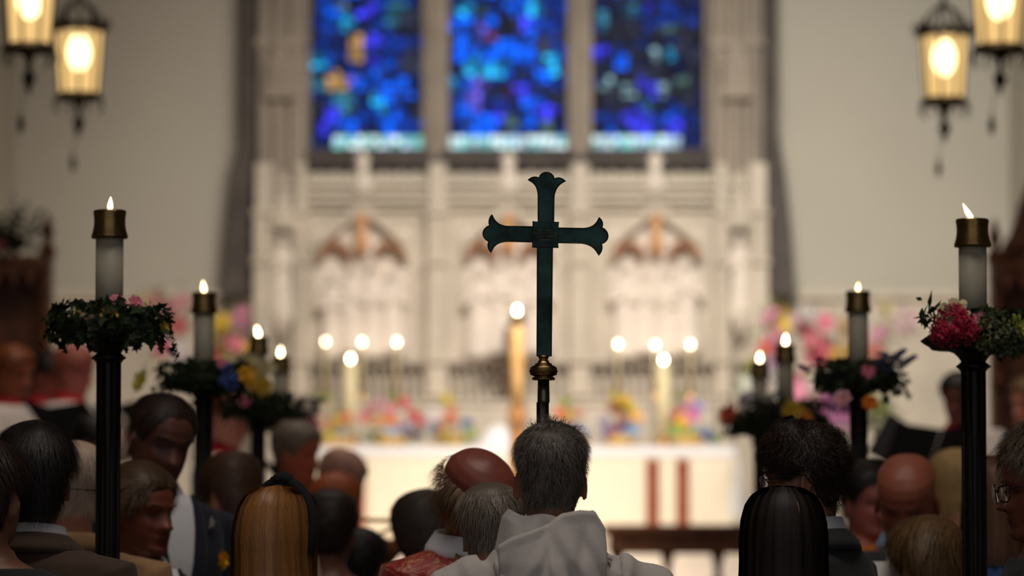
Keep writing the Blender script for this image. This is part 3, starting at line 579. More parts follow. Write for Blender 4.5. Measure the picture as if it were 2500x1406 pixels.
big_arr('tall stand of magenta, pink and yellow flowers behind the right candle stands', 1990, [(1880, 780, ppk), (1905, 775, yel), (1905, 800, (224, 200, 80)), (1930, 790, (236, 190, 200)), (1960, 800, (214, 80, 120)), (1990, 840, (232, 30, 110), .12), (2010, 870, (240, 40, 120), .12), (1985, 870, (236, 60, 130)), (2050, 870, (250, 196, 40), .12), (2065, 880, yel), (1870, 850, (220, 110, 100)), (1880, 880, (160, 90, 170)), (1890, 920, W_, .12), (1820, 950, (226, 234, 220), .12), (1835, 900, (200, 200, 80)), (1940, 930, pink), (1950, 960, ppk), (2130, 860, (230, 130, 110)), (2140, 820, ppk), (2150, 880, (226, 130, 150)), (2200, 790, (246, 200, 216), .13), (2160, 760, crm), (2010, 790, pink), (2060, 800, (220, 170, 110)), (1975, 770, W_), (1895, 830, ppk)], 36.5, 92)
big_arr('lower stand of orchid pink flowers with lime leaves right of the rail', 2060, [(2050, 1010, (232, 150, 210), .13), (2060, 1030, (236, 160, 214), .13), (2010, 990, (200, 110, 160)), (1990, 1020, (200, 110, 110)), (2000, 1050, (196, 120, 110)), (2150, 1000, (150, 160, 96), .09), (2145, 1040, (150, 166, 100), .09), (2120, 985, chart), (2075, 985, W_), (2030, 970, lil), (2010, 1090, (120, 150, 60)), (1930, 1090, (110, 120, 60))], 34.2, 93)
# ------------------------------------------------------------------ hanging lanterns
lglass = bpy.data.materials.new('amber lantern glass'); lglass.use_nodes = True; nt = lglass.node_tree; nt.nodes.clear()
out = nt.nodes.new('ShaderNodeOutputMaterial'); mx = nt.nodes.new('ShaderNodeMixShader'); tr = nt.nodes.new('ShaderNodeBsdfTransparent'); em = nt.nodes.new('ShaderNodeEmission')
tr.inputs[0].default_value = (1, .86, .6, 1); em.inputs[0].default_value = (1, .66, .27, 1); em.inputs[1].default_value = 1.15; mx.inputs[0].default_value = .62
nt.links.new(tr.outputs[0], mx.inputs[1]); nt.links.new(em.outputs[0], mx.inputs[2]); nt.links.new(mx.outputs[0], out.inputs[0])
bulb = mat('glowing bulb', (255, 240, 200), .5, emit=(1, .84, .58), estr=9)
def lantern(px, pyc, Y, label, s_):
    c = P(px, pyc, Y); t = thing('hanging_lantern', label, 'lantern', c, .3*px % 1); 
    s0 = s_
    Rt, Rb, h = .155*s0, .125*s0, .24*s0
    gl = MB(); gl.lathe([(Rb, -h), (Rt, h*.8)], n=8); part('glass_panels', gl, lglass, t, False)
    fm = MB()
    for k in range(8):
        a = 2*PI*k/8; fm.tube([(Rb*1.02*math.cos(a), Rb*1.02*math.sin(a), -h), (Rt*1.02*math.cos(a), Rt*1.02*math.sin(a), h*.8)], .009*s0, 6)
    fm.lathe([(Rb*.5, -h-.03*s0), (Rb*1.25, -h-.02*s0), (Rb*1.3, -h), (Rb*1.0, -h+.03*s0)], n=16); fm.lathe([(Rt, h*.78), (Rt*1.18, h*.82), (Rt*1.2, h*.92), (Rt*1.05, h*.98), (Rt*.8, h*.98), (Rt*.75, h*.85)], n=16, lobes=8, amp=.05)
    for k in range(8):
        a = 2*PI*k/8; fm.tube([(Rt*1.1*math.cos(a), Rt*1.1*math.sin(a), h*.95), (Rt*.75*math.cos(a), Rt*.75*math.sin(a), h*1.35), (Rt*.3*math.cos(a), Rt*.3*math.sin(a), h*1.6), (0, 0, h*1.75)], [.010*s0, .008*s0, .008*s0, .01*s0], 6)
    for k in range(16):
        a = 2*PI*k/16; fm.prism([(-.02*s0, 0), (.02*s0, 0), (.012*s0, .035*s0), (0, .06*s0), (-.012*s0, .035*s0)], -.004, .004); fm.v[-1] = fm.v[-1]@np.array(Matrix.Rotation(a+PI/2, 3, 'Z')).T+np.array((Rt*1.3*math.cos(a), Rt*1.3*math.sin(a), h*.92))
        if k % 2: fm.tube([(Rb*1.2*math.cos(a), Rb*1.2*math.sin(a), -h), (Rb*1.35*math.cos(a), Rb*1.35*math.sin(a), -h-.06*s0), (Rb*1.1*math.cos(a), Rb*1.1*math.sin(a), -h-.11*s0)], [.01*s0, .008*s0, .004*s0], 6)
    part('metal_frame', fm, iron, t, False)
    part('finial', MB().lathe([(.05*s0, -h-.02*s0), (.02*s0, -h-.07*s0), (.018*s0, -h-.13*s0), (.045*s0, -h-.17*s0), (.02*s0, -h-.22*s0), (.004*s0, -h-.27*s0)], n=12), iron, t)
    dr = MB(); dr.tube([(-.03*s0, 0, -h-.22*s0), (-.05*s0, 0, -h-.38*s0)], .003, 6); dr.lathe([(.004, -h-.50*s0), (.022*s0, -h-.45*s0), (.012*s0, -h-.40*s0), (.004, -h-.37*s0)], (-.05*s0, 0, 0), 10); part('drop_pendant', dr, iron, t)
    part('bulb', MB().ell((0, 0, h*.22), (.075*s0, .075*s0, .12*s0)), bulb, t)
    ch = MB(); zz = h*1.7; top_ = 13-c.z; kk = 0
    part('suspension_rod', MB().tube([(0, 0, zz), (0, 0, top_)], .012, 8), iron, t)
    for z in np.arange(zz+.1, zz+2.2, .12): ch.lathe([(.012, -.03), (.03, 0), (.012, .03)], (0, 0, z), 10)
    part('chain_beads', ch, iron, t)
    return t
lantern(72, 18, 21.6, 'large amber glass lantern cut by the top left corner of the photo', .98)
lantern(193, 148, 24.5, 'whole glowing amber lantern hanging near the top left', .98)
lantern(2440, 20, 21.6, 'large amber glass lantern cut by the top right corner of the photo', .98)
lantern(2305, 160, 24.5, 'whole glowing amber lantern hanging near the top right', .98)
# ------------------------------------------------------------------ choir stalls
def stall(x0, x1, Y, ztop, label, side):
    t = thing('choir_stall', label, 'choir stall', ((x0+x1)/2, Y, .48)); W = x1-x0; H = ztop-.48
    part('back_panel', MB().box((0, .35, H/2), (W, .08, H)), oak, t, False); part('seat', MB().box((0, .1, .45), (W, .45, .06)).box((0, .1, .21), (W-.06, .4, .42)), oak, t, False)
    for k in range(int(W/.35)+1):
        x = -W/2+k*W/max(1, int(W/.35)); pm = MB(); pm.box((x, .25, H/2), (.07, .22, H)); pm.lathe([(.05, H), (.07, H+.05), (.03, H+.12), (.05, H+.2), (.006, H+.34)], (x, .25, 0), 8); pm.lathe([(.04, 0), (.06, .04), (.04, .1), (.05, .5), (.03, .6)], (x, .12, H-.9), 8)
        part('carved_upright', pm, oak, t, False)
    cn = MB(); cn.box((0, .18, H-.04), (W, .4, .09))
    for k in range(int(W/.12)): cn.prism([(-W/2+k*.12, H-.08), (-W/2+k*.12+.06, H-.22), (-W/2+k*.12+.12, H-.08)], -.02, .03)
    for k in range(int(W/.09)): cn.ell((-W/2+.045+k*.09, -.02, H-.03), (.035, .03, .04), n=8, m=6)
    part('canopy', cn, oak, t, False); return t
a = XW(-190, 27.5); b_ = XW(105, 27.5)
stall(a, b_, 27.5, ZW(625, 27.5), 'tall carved brown oak choir stall at the left edge', -1)
stall(XW(2440, 27.5), XW(2750, 27.5), 27.5, ZW(640, 27.5), 'tall carved brown oak choir stall at the right edge', 1)
# pinnacled organ-case like gable on right
gb = thing('carved_gable', 'high carved orange brown wooden gable at the right edge beside the lantern', 'carving', (XW(2520, 28.2), 28.2, .48)); 
gm = MB(); z_ = lambda py: ZW(py, 28.2)-.48
gx = lambda px: XW(px, 28.2)-XW(2520, 28.2)
gm.prism([(gx(2438), 0), (gx(2438), z_(640)), (gx(2450), z_(600)), (gx(2470), z_(570)), (gx(2482), z_(540)), (gx(2492), z_(500)), (gx(2500), z_(480)), (gx(2520), z_(430)), (gx(2540), z_(480)), (gx(2602), z_(640)), (gx(2602), 0)], .0, .12)
part('gable_board', gm, oak, gb, False)
gm = MB(); r_ = random.Random(4)
for k in range(90):
    px, py = r_.uniform(2440, 2600), r_.uniform(560, 1000)
    if py < 640-(px-2440)*1.3: continue
    gm.ell((gx(px), -.02, z_(py)), (r_.uniform(.02, .05), .035, r_.uniform(.02, .06)), n=8, m=6)
part('foliate_carving', gm, oak, gb)
gs = thing('greenery_spray', 'dark greenery with a faint pink bloom on top of the left choir stall', 'flowers', (XW(15, 27.4), 27.55, ZW(625, 27.5)+.05)); r_ = random.Random(8); lv = MB(); pts = []
for k in range(260):
    d = (r_.gauss(0, .11), r_.gauss(0, .08), abs(r_.gauss(.12, .09))); pts.append((d, (d[0]*3, -.5, .5)))
leaves(lv, pts, .09, r_, 1.2, 'lance'); part('foliage', lv, leafm, gs, smooth=False, flip=False); put_flower(gs, (-.05, -.15, .02), (0, -1, .2), .05, (150, 90, 90), 'rose')
part('foliage_holder', MB().lathe([(.1, 0), (.12, .05), (.1, .08)], n=12), iron, gs)

# ------------------------------------------------------------------ the crossbearer's processional cross
YC = 9.0
cb = P(1331, 573, YC); px0 = cb.x; k = YC/F
pcx = thing('processional_cross', 'dark flared metal cross on a brass knopped staff, raised above the white robed man', 'cross', (P(1325, 1000, YC).x, YC, 0))
def cx_(pts): return [((x-1325)*k, ZW(y, YC)) for x, y in pts]
def curve(a, b, c, n=8): return [((1-t)**2*a[0]+2*t*(1-t)*b[0]+t*t*c[0], (1-t)**2*a[1]+2*t*(1-t)*b[1]+t*t*c[1]) for t in np.linspace(0, 1, n)]
top = curve((1314, 545), (1314, 500), (1314, 478), 3)+curve((1314, 478), (1313, 448), (1289, 440), 10)+curve((1289, 440), (1303, 428), (1316, 435), 6)+curve((1316, 435), (1321, 421), (1335, 421), 7)+curve((1335, 421), (1349, 422), (1354, 437), 7)+curve((1354, 437), (1368, 430), (1381, 443), 6)+curve((1381, 443), (1356, 452), (1353, 482), 10)+[(1351, 545)]
right = [(1364, 557)]+curve((1425, 558), (1455, 557), (1463, 531), 10)+curve((1463, 531), (1476, 543), (1470, 556), 6)+curve((1470, 556), (1485, 563), (1485, 578), 7)+curve((1485, 578), (1484, 590), (1469, 596), 7)+curve((1469, 596), (1474, 610), (1462, 624), 6)+curve((1462, 624), (1450, 595), (1415, 594), 10)+[(1363, 593)]
left = [(1300, 591)]+curve((1240, 590), (1206, 590), (1199, 617), 10)+curve((1199, 617), (1187, 605), (1193, 590), 6)+curve((1193, 590), (1179, 583), (1179, 570), 7)+curve((1179, 570), (1180, 557), (1195, 551), 7)+curve((1195, 551), (1190, 537), (1201, 524), 6)+curve((1201, 524), (1210, 552), (1240, 553), 10)+[(1301, 554)]
poly = [(1301, 541)]+top[:-1]+[(1352, 542), (1364, 543)]+right+[(1363, 605), (1349, 605), (1346, 870), (1311, 870), (1312, 605), (1300, 604)]+left
outl = []
for q in poly:
    if not outl or math.hypot(q[0]-outl[-1][0], q[1]-outl[-1][1]) > .7: outl.append(q)
cross_o = part('cross_plate', MB().prism(cx_(outl)[::-1], -.006, .006), bronze, pcx, False, bevel=.0018)
rim = MB(); rp_ = cx_([(x, y) for x, y in outl]); 
rim.tube([(x, -.0065, z) for x, z in rp_]+[(rp_[0][0], -.0065, rp_[0][1])], .0013, 6); part('raised_edge', rim, mat('worn cross edge', (62, 66, 50), .3, 1), pcx)
part('centre_plate', MB().prism(cx_([(1300, 541), (1364, 543), (1363, 605), (1300, 604)])[::-1], -.009, -.004), bronze, pcx, False, bevel=.001)
ins = MB(); r_ = random.Random(2)
for (xa, xb, yy) in ((1313, 1350, 563), (1300, 1374, 570), (1309, 1360, 577), (1316, 1353, 585)):
    x = xa
    while x < xb:
        kx, kz = (x-1325)*k, ZW(yy, YC); q = .0012
        ins.box((kx, -.0095, kz), (.0005, .0006, .0044))
        if r_.random() < .7: ins.box((kx+q, -.0095, kz+r_.choice((-.0018, 0, .0018))), (.0022, .0006, .0005))
        if r_.random() < .5: ins.box((kx+2*q, -.0095, kz), (.0005, .0006, .0044))
        x += r_.choice((3.4, 4.2))
part('engraved_inscription', ins, mat('rubbed engraving', (92, 90, 74), .4, .9), pcx, False, label='four worn lines of tiny illegible engraved letters')
def kz(y): return ZW(y, YC)
kk = [(26, 928), (28, 926), (27, 921), (22, 920), (24, 918), (32, 915), (33, 909), (35, 907), (35, 905), (33, 903), (32, 897), (26, 893), (20, 891), (21, 888), (15, 886), (12, 880), (10, 876), (13, 873), (13, 870), (9, 867), (3, 866)]
kx = (1327-1325)*k
part('knop', MB().lathe([(r*k, kz(y)) for r, y in kk], (kx, 0, 0), 40, lobes=12, amp=.012), brass, pcx)
part('ferrule', MB().lathe([(14.5*k, kz(983)), (15*k, kz(981)), (14*k, kz(925))], (kx, 0, 0), 28), ferrule, pcx)
part('staff', MB().lathe([(.008, .003), (.014, .02), (.0155, .1), (.0145, kz(982))], (kx-.002, 0, 0), 24), blackwood, pcx)
# ------------------------------------------------------------------ people
HT = np.array([(-.118, .040, .030, .024), (-.110, .076, .042, .038), (-.095, .085, .052, .050), (-.075, .083, .062, .058), (-.058, .086, .069, .063), (-.045, .085, .074, .066), (-.02, .084, .082, .069), (0, .084, .090, .070), (.02, .090, .098, .073), (.05, .089, .103, .0765), (.075, .080, .098, .073), (.095, .060, .082, .061), (.108, .038, .058, .044), (.116, .018, .030, .024), (.1195, .001, .004, .003)])
def head_pt(z, th):
    z = np.asarray(z, float); th = np.asarray(th, float)
    f, b, w_ = [np.interp(z, HT[:, 0], HT[:, i]) for i in (1, 2, 3)]
    cy = (b-f)/2; hd = (b+f)/2; n = 2.25
    s, c = np.sin(th), np.cos(th)
    rr = (np.abs(s)**n+np.abs(c)**n)**(-1/n)
    return np.stack([w_*s*rr, cy-hd*c*rr, z+0*th], -1)
G = lambda x, s: np.exp(-(x/s)**2/2)
def head_mb(nose=1., jaw=1., ears=1.):
    zs_ = np.concatenate([np.linspace(-.118, .09, 70), np.linspace(.0925, .1195, 18)]); th = np.arange(112)/112*2*PI; rs = []
    for z in zs_:
        p = head_pt(np.full(112, z), th); x, y = p[:, 0], p[:, 1]; fr = np.clip(np.cos(th), 0, 1)**.5; fy = np.where(y < 0, 1, 0)
        d = 0
        d += .026*nose*(np.clip((.016-z)/.054, 0, 1) if z > -.038 else max(0, 1-(-.038-z)/.009))*G(x, .009+.006*np.clip((.01-z)/.05, 0, 1))
        d += .006*G(z+.033, .006)*(G(x-.013, .005)+G(x+.013, .005))
        d += -.013*G(z-.001, .011)*(G(x-.032, .014)+G(x+.032, .014)) + .0075*G(z+.001, .0065)*(G(x-.032, .010)+G(x+.032, .010))
        d += .006*G(z-.021, .006)*G(np.abs(x)-.028, .018)+.004*G(z+.022, .014)*G(np.abs(x)-.046, .014)
        d += .006*G(z+.060, .0045)*G(x, .017)+.0065*G(z+.071, .0045)*G(x, .015)-.004*G(z+.0655, .002)*G(x, .02)-.004*G(z+.081, .005)*G(x, .02)+.006*jaw*G(z+.1, .010)*G(x, .018)
        d -= .003*G(z+.052, .006)*G(x, .004)
        d += -.003*G(z+.055, .02)*G(np.abs(x)-.036, .006)
        p[:, 1] = y-d*fy*fr; rs.append(p)
    mb = MB().rings(rs)
    for sx in (-1, 1):
        e = MB(); pts = []; rad = []
        for a in np.linspace(-110, 150, 16):
            t = math.radians(a); pts.append((0, .012-.0175*math.cos(t+.3), -.004+.031*math.sin(t+.3)*(1 if math.sin(t) > 0 else .95))); rad.append(.0052)
        e.tube(pts, rad, 8); e.ell((-.002, .010, -.004), (.003, .014, .026), n=14, m=8); e.ell((0, .001, -.030), (.0045, .0065, .009), n=10, m=6); e.ell((.002, -.004, -.003), (.004, .004, .007), n=8, m=6)
        M = Matrix.Translation((sx*.0755, .006, -.014)) @ Matrix.Rotation(sx*.55*ears, 4, 'Z') @ Matrix.Rotation(-.12, 4, 'X') @ Matrix.Diagonal((sx, 1, 1, 1)) @ Matrix.Translation((.006, 0, 0))
        mb.join(e.xf(M))
    return mb
HL = np.array([(0, .074), (25, .072), (42, .052), (55, .034), (66, .006), (74, .004), (82, .018), (98, .020), (108, -.010), (122, -.048), (150, -.070), (180, -.074)])
def hairline(th, hl=HL):
    a = np.abs((np.degrees(th)+180) % 360-180); return np.interp(a, hl[:, 0], hl[:, 1])
def scalp_grid(vol, hl=HL, nt=96, nz=30, ztop=.1195, edge=.002, zmax=None, asym=0):
    th = np.arange(nt)/nt*2*PI; lo = hairline(th, hl); rs = []
    lo = lo+.003*np.sin(9*th)+.003*np.sin(23*th+1)
    for k_ in range(nz):
        t = k_/(nz-1); z = lo+(ztop-lo)*(1-(1-t)**1.6)
        p = head_pt(z, th); c = np.array((0, .005, .0)); n = p-c; n[:, 2] = np.clip((z-.03)*1.1, -.02, None)+.0; n /= np.linalg.norm(n, axis=1)[:, None]
        o = edge+(vol(t, th)+0*th)*np.minimum(1, t*5+.12)
        rs.append(p+n*np.asarray(o)[:, None])
    return rs
def ribbons(roots, paths, width, cols, norms):   # paths (n,k,3)
    n, k_, _ = paths.shape; tang = np.gradient(paths, axis=1); side = np.cross(tang, norms[:, None, :]); side /= np.linalg.norm(side, axis=2)[..., None]+1e-9
    wd = width*np.linspace(1, .25, k_)[None, :, None]*np.asarray(RNG.uniform(.6, 1.3, n))[:, None, None]
    V = np.stack([paths-side*wd, paths+side*wd], 2).reshape(-1, 3)
    base = (np.arange(n)*k_*2)[:, None]+(np.arange(k_-1)*2)[None, :]; b = base.ravel()
    Fc = np.stack([b, b+1, b+3, b+2], 1); C = np.repeat(cols, k_*2, axis=0)
    mb = MB(); mb.v.append(V); mb.c.append(C); mb.f = [tuple(f) for f in (Fc).tolist()]; mb.n = len(V); return mb
def short_hair(n, vol, length, hl=HL, lift=.35, messy=.4, width=.0007, curl=0, seed=0, crown=(0, .025), comb=None, tint=(.5, 1.3), zmin=None, ztop=.1195, clump=0, dens=None):
    r = np.random.default_rng(seed); th = r.uniform(0, 2*PI, n); lo = hairline(th, hl); u = r.uniform(0, 1, n); z = lo+(ztop-lo)*(1-(1-u)**1.5)
    if clump:
        z = np.minimum(z, ztop)
    p = head_pt(z, th); c = np.array((0, .005, 0)); nn = p-c; nn[:, 2] = np.clip((z-.03)*1.3, -.02, None); nn /= np.linalg.norm(nn, axis=1)[:, None]
    t0 = u; p = p+nn*(np.asarray(vol(t0, th))*np.minimum(1, t0*5+.12))[:, None]*.9
    fl = p-np.array((crown[0], crown[1], .125)); 
    if comb is not None: fl = fl*.4+np.array(comb)*.12*np.clip((z-.02)/.06, 0, 1)[:, None]+fl*.6*(1-np.clip((z-.02)/.06, 0, 1))[:, None]
    fl[:, 2] -= .03
    ms = fnoise(p, 45, seed+1)[:, None]*np.array((1, 0, 0))+fnoise(p, 45, seed+2)[:, None]*np.array((0, 1, 0))+fnoise(p, 45, seed+3)[:, None]*np.array((0, 0, 1))
    fl /= np.linalg.norm(fl, axis=1)[:, None]; fl = fl+ms*messy*1.6+r.normal(size=(n, 3))*messy*.4
    fl -= nn*np.sum(fl*nn, axis=1)[:, None]; fl /= np.linalg.norm(fl, axis=1)[:, None]+1e-9
    L_ = length*r.uniform(.6, 1.25, n)*(.45+.55*np.minimum(1, np.clip(z-lo, 0, 1)/.06)); K = 6 if not curl else 10; ts = np.linspace(0, 1, K); paths = []
    bi = np.cross(nn, fl)
    for t in ts:
        q = p+L_[:, None]*(fl*t*.92+nn*(lift*(t-.55*t*t)+r.normal(0, .015, n)[:, None]*0+.02)[..., None] if False else p*0)
        q = p+L_[:, None]*fl*t*.92+(L_*lift*(t-.6*t*t))[:, None]*nn+np.array((0, 0, -1))*(L_*.25*t*t)[:, None]
        if curl: ph = fnoise(p, 60, seed+9)*3; q = q+(curl*np.sin(ph+t*6.5)*t**.5)[:, None]*bi+(curl*np.cos(ph+t*6.5)*t**.5)[:, None]*nn
        paths.append(q)
    g = r.uniform(tint[0], tint[1], n)*(1+.35*fnoise(p, 60, seed+5)); cols = np.stack([g, g, g], 1)
    return ribbons(p, np.stack(paths, 1), width, cols, nn)
def loftz(rows, n=40, sq=2.3, fold=None):
    th = np.arange(n)/n*2*PI; rs = []
    for (z, w_, f, b, *cy) in rows:
        s, c = np.sin(th), np.cos(th); rr = (np.abs(s)**sq+np.abs(c)**sq)**(-1/sq)
        y = np.where(c > 0, -f*c*rr, -b*c*rr)+(cy[0] if cy else 0); x = w_*s*rr
        if fold: q = 1+fold(z, th); x = x*q; y = y*q
        rs.append(np.stack([x, y, np.full(n, z)], 1))
    return MB().rings(rs)
BODY = [(.80, .155, .10, .12), (.90, .172, .11, .13), (.98, .165, .11, .11), (1.08, .150, .105, .095), (1.2, .16, .115, .105), (1.3, .175, .12, .115), (1.38, .18, .105, .115), (1.43, .165, .085, .10), (1.462, .115, .07, .085), (1.485, .072, .06, .068, .004), (1.51, .060, .058, .06, .004)]
DEF_ARMS = {'L': [(.185, .0, 1.40), (.235, .02, 1.12), (.24, -.06, .88)], 'R': [(-.185, .0, 1.40), (-.235, .02, 1.12), (-.24, -.06, .88)]}
BOOK_ARMS = {'L': [(.185, .0, 1.40), (.27, -.06, 1.17), (.15, -.33, 1.25)], 'R': [(-.185, .0, 1.40), (-.27, -.06, 1.17), (-.15, -.33, 1.25)]}
STAFF_ARMS = {'L': [(.185, .0, 1.40), (.27, -.12, 1.17), (.05, -.41, 1.22)], 'R': [(-.185, .0, 1.40), (-.26, -.10, 1.12), (-.03, -.41, 1.02)]}
def hand(mb, wrist, dirv, up, side, curl=.5, s_=1.):
    d = Vector(dirv).normalized(); n_ = Vector(up); n_ = (n_-d*n_.dot(d)).normalized(); sd = d.cross(n_)*side; W_ = Vector(wrist)
    M = Matrix((sd, d, n_)).transposed()
    mb.ell((W_+d*.045)[:], (.040*s_, .052*s_, .016*s_), M, 16, 10)
    for i, (off, ln) in enumerate(((.030, .070), (.010, .078), (-.010, .072), (-.029, .056))):
        p = W_+d*.075+sd*off; pts = [p[:]]; a = 0
        for j, f in enumerate((.45, .32, .26)):
            a += curl*(.9+.1*i); p = p+(d*math.cos(a)-n_*math.sin(a))*ln*f; pts.append(p[:])
        mb.tube([(Vector(pts[0])-d*.02)[:]]+pts, [.0095, .009, .0085, .0078, .006], 8)
    p = W_+d*.025+sd*.032; q = p+(d*.6+sd*.8)*.032-n_*.008*curl*2; r_ = q+(d*.95+sd*.1)*.028-n_*.02*curl
    mb.tube([(p-sd*.012)[:], p[:], q[:], r_[:]], [.011, .0115, .010, .007], 8)
def head_matrix(nz, yaw, pitch, roll, hs):
    return Matrix.Translation((0, .012, nz)) @ Euler((pitch, roll, yaw), 'XYZ').to_matrix().to_4x4() @ Matrix.Translation((0, -.008, .105)) @ Matrix.Diagonal((hs, hs, hs, 1))
def skin_mat(name, rgb, rough=.45): return mat(name, rgb, rough, tint=True, noise=.14, nscale=30, bump=.05, bscale=120, sss=.06)
def cloth_mat(name, rgb, rough=.85, n_=.12): return mat(name, rgb, rough, noise=n_, nscale=60, bump=.12, bscale=240, sheen=.1)
class Person: pass
def person(label, hc, floor, facing, yaw=0, pitch=0, roll=0, hs=1., skin=(190, 130, 105), vox=.006, arms=DEF_ARMS, robe=None, jacket=None, trousers=(30, 30, 34), nose=1., jaw=1., group=None, wr=.004, wseed=0, handcurl=.5, lean=0, shoulders=1.0, hand_pose=None, open_neck=0, headup=0, ears=1., color_fn=None, smooth=2, robe_flare=1., jname='jacket', base_extra=None):
    """facing in degrees: 0 = toward the camera, 180 = toward the altar, 90 = to the right"""
    hc = Vector(hc); yaw, pitch, roll = map(math.radians, (yaw, pitch, roll)); fa = math.radians(facing)
    H0 = head_matrix(0, yaw, pitch, roll, hs); off = H0 @ Vector((0, 0, 0)); nz = (hc.z-floor-off.z); zf = nz/1.53
    Rz = Matrix.Rotation(fa, 3, 'Z'); root_xy = hc-Rz@Vector((off.x, off.y, 0))
    t = thing('person', label, 'person', (root_xy.x, root_xy.y, floor), fa, group)
    HM = head_matrix(nz, yaw, pitch, roll, hs); X = 1+(shoulders-1)
    sc = lambda q: (q[0]*X, q[1], q[2]*zf)
    b = MB(); b.join(head_mb(nose, jaw, ears).xf(HM)); b.join(loftz([(z*zf, w_*X*(1 if z < 1.45 else 1/X), *r_) for z, w_, *r_ in BODY]))
    nk = HM @ Vector((0, .022, -.075)); nk2 = HM @ Vector((0, .018, -.03))
    b.tube([(0, .012, nz-.10), (0, .012, nz-.04), ((nk+Vector((0, .012, nz-.02)))/2)[:], nk[:], nk2[:]], [.062, .055, .052, .050, .045], 24)
    for s_, A in arms.items():
        A = [sc(q) for q in A]; b.tube([(A[0][0]*.8, A[0][1], A[0][2]-.005), A[0], ((Vector(A[0])+Vector(A[1]))/2)[:], A[1], ((Vector(A[1])*.6+Vector(A[2])*.4))[:], A[2]], [.055, .054, .046, .038, .038, .025], 14)
        d = Vector(A[2])-Vector(A[1]); up = (0, 0, 1) if abs(d.normalized().z) < .8 else (1 if A[2][0] > 0 else -1, 0, 0)
        sgn = 1 if s_ == 'L' else -1
        hand(b, A[2], (hand_pose or {}).get(s_, d), up, -sgn if up == (0, 0, 1) else 1, handcurl)
    for sx in (-1, 1):
        b.tube([(sx*.085, .01, .92*zf), (sx*.09, 0, .72*zf), (sx*.09, -.01, .48*zf), (sx*.09, .015, .34*zf), (sx*.09, .02, .09)], [.095, .082, .056, .054, .036], 16)
        b.ell((sx*.09, -.045, .04), (.042, .12, .036)); b.ell((sx*.09, .03, .04), (.034, .04, .04))
    me, V = remesh(b, vox, smooth)
    hi = HM.inverted(); A_ = np.array(hi.to_3x3()); L_ = V@A_.T+np.array(hi.to_translation())
    x, y, z = L_.T; C = np.ones((len(L_), 3)); frt = (y < -.05)&(np.abs(z) < .13)
    lips = G(z+.066, .006)*G(x, .017)*frt; C *= (1-np.outer(lips, (.25, .55, .5)))
    eye = np.clip(G(z+.001, .004)*(G(x-.032, .011)+G(x+.032, .011))*1.3, 0, .8)*frt; C *= (1-eye[:, None]*.75)
    blush = (G(z+.03, .02)*G(np.abs(x)-.045, .018)+G(z+.035, .012)*G(x, .014))*frt; C *= (1-np.outer(blush, (0, .22, .2)))
    if color_fn: C *= color_fn(L_)
    at = me.color_attributes.new('tint', 'FLOAT_COLOR', 'POINT'); at.data.foreach_set('color', np.concatenate([C, np.ones((len(C), 1))], 1).astype(np.float32).ravel())
    me.polygons.foreach_set('use_smooth', [True]*len(me.polygons))
    part('body', me, skin_mat('skin %d %d %d' % skin, skin), t, flip=False)
    R = Person(); R.t = t; R.M = HM; R.yaw = yaw; R.zf = zf; R.nz = nz; R.hs = hs; R.X = X; R.arms = {s_: [sc(q) for q in A] for s_, A in arms.items()}
    def garment(name, m, infl, ztop, zbot, flare=0, sleeve=.012, sl_end=.96, cuffs=.0, seed=0, wr_=wr, vx=None, belly=0):
        g = MB(); rows = []
        for z, w_, f, bk, *cy in BODY:
            if z < zbot-.05 or z > ztop: continue
            rows.append((z*zf, w_*(X if z < 1.45 else 1)+infl, f+infl+belly*(1 if z < 1.3 else 0), bk+infl, *cy))
        if zbot < .79:
            w0 = rows[0]; rows = [(zbot*zf, .20+flare, .19+flare*.9, .19+flare*.9), ((zbot+.8)/2*zf, (w0[1]+.20+flare)/2, (w0[2]+.19+flare)/2, (w0[3]+.19+flare)/2)]+rows
        g.join(loftz(rows, 56))
        for s_, A in R.arms.items():
            E = Vector(A[1]).lerp(Vector(A[2]), sl_end); g.tube([(A[0][0]*.75, A[0][1], A[0][2]-.012), (A[0][0], A[0][1], A[0][2]-.004), Vector(A[0]).lerp(Vector(A[1]), .5)[:], A[1], Vector(A[1]).lerp(Vector(A[2]), .5)[:], E[:]], [.058+sleeve, .060+sleeve, .055+sleeve, .050+sleeve, .046+sleeve+cuffs*.5, .036+sleeve+cuffs], 20)
        me, V = remesh(g, vx or max(vox, .007), 4, wrinkle(wr_, seed+wseed) if wr_ else None); me.polygons.foreach_set('use_smooth', [True]*len(me.polygons))
        return part(name, me, m, t, flip=False)
    R.garment = garment
    if robe: R.robe = garment('robe', robe, .035, 1.47, .02, .06*robe_flare, .022, .98, .06, seed=3)
    if jacket: R.jacket = garment(jname, jacket, .024, 1.475, .80, 0, .012, .93, seed=1)
    if not robe:
        tr_ = MB(); tr_.join(loftz([(.86*zf, .18, .12, .14), (.98*zf, .172, .118, .12), (1.02*zf, .165, .115, .11)]))
        for sx in (-1, 1): tr_.tube([(sx*.09, .01, .93*zf), (sx*.092, 0, .72*zf), (sx*.095, -.01, .48*zf), (sx*.095, .01, .06)], [.10, .098, .078, .062], 18)
        me, V = remesh(tr_, .012, 3); part('trousers', me, cloth_mat('trousers %d %d %d' % tuple(trousers), trousers), t, flip=False)
    for sx in (-1, 1):
        sh = MB(); sh.ell((sx*.09, -.045, .038), (.05, .135, .036)); sh.ell((sx*.09, .045, .042), (.042, .05, .042)); me, V = remesh(sh, .01, 2); V[:, 2] = np.maximum(V[:, 2], .001); me.vertices.foreach_set('co', V.ravel()); part('shoe', me, mat('black shoe leather', (18, 16, 15), .35), t, flip=False)
    return R
def hairpart(R, mb, m, name='hair', flip=False): return part(name, mb.xf(R.M), m, R.t, smooth=True, flip=flip)
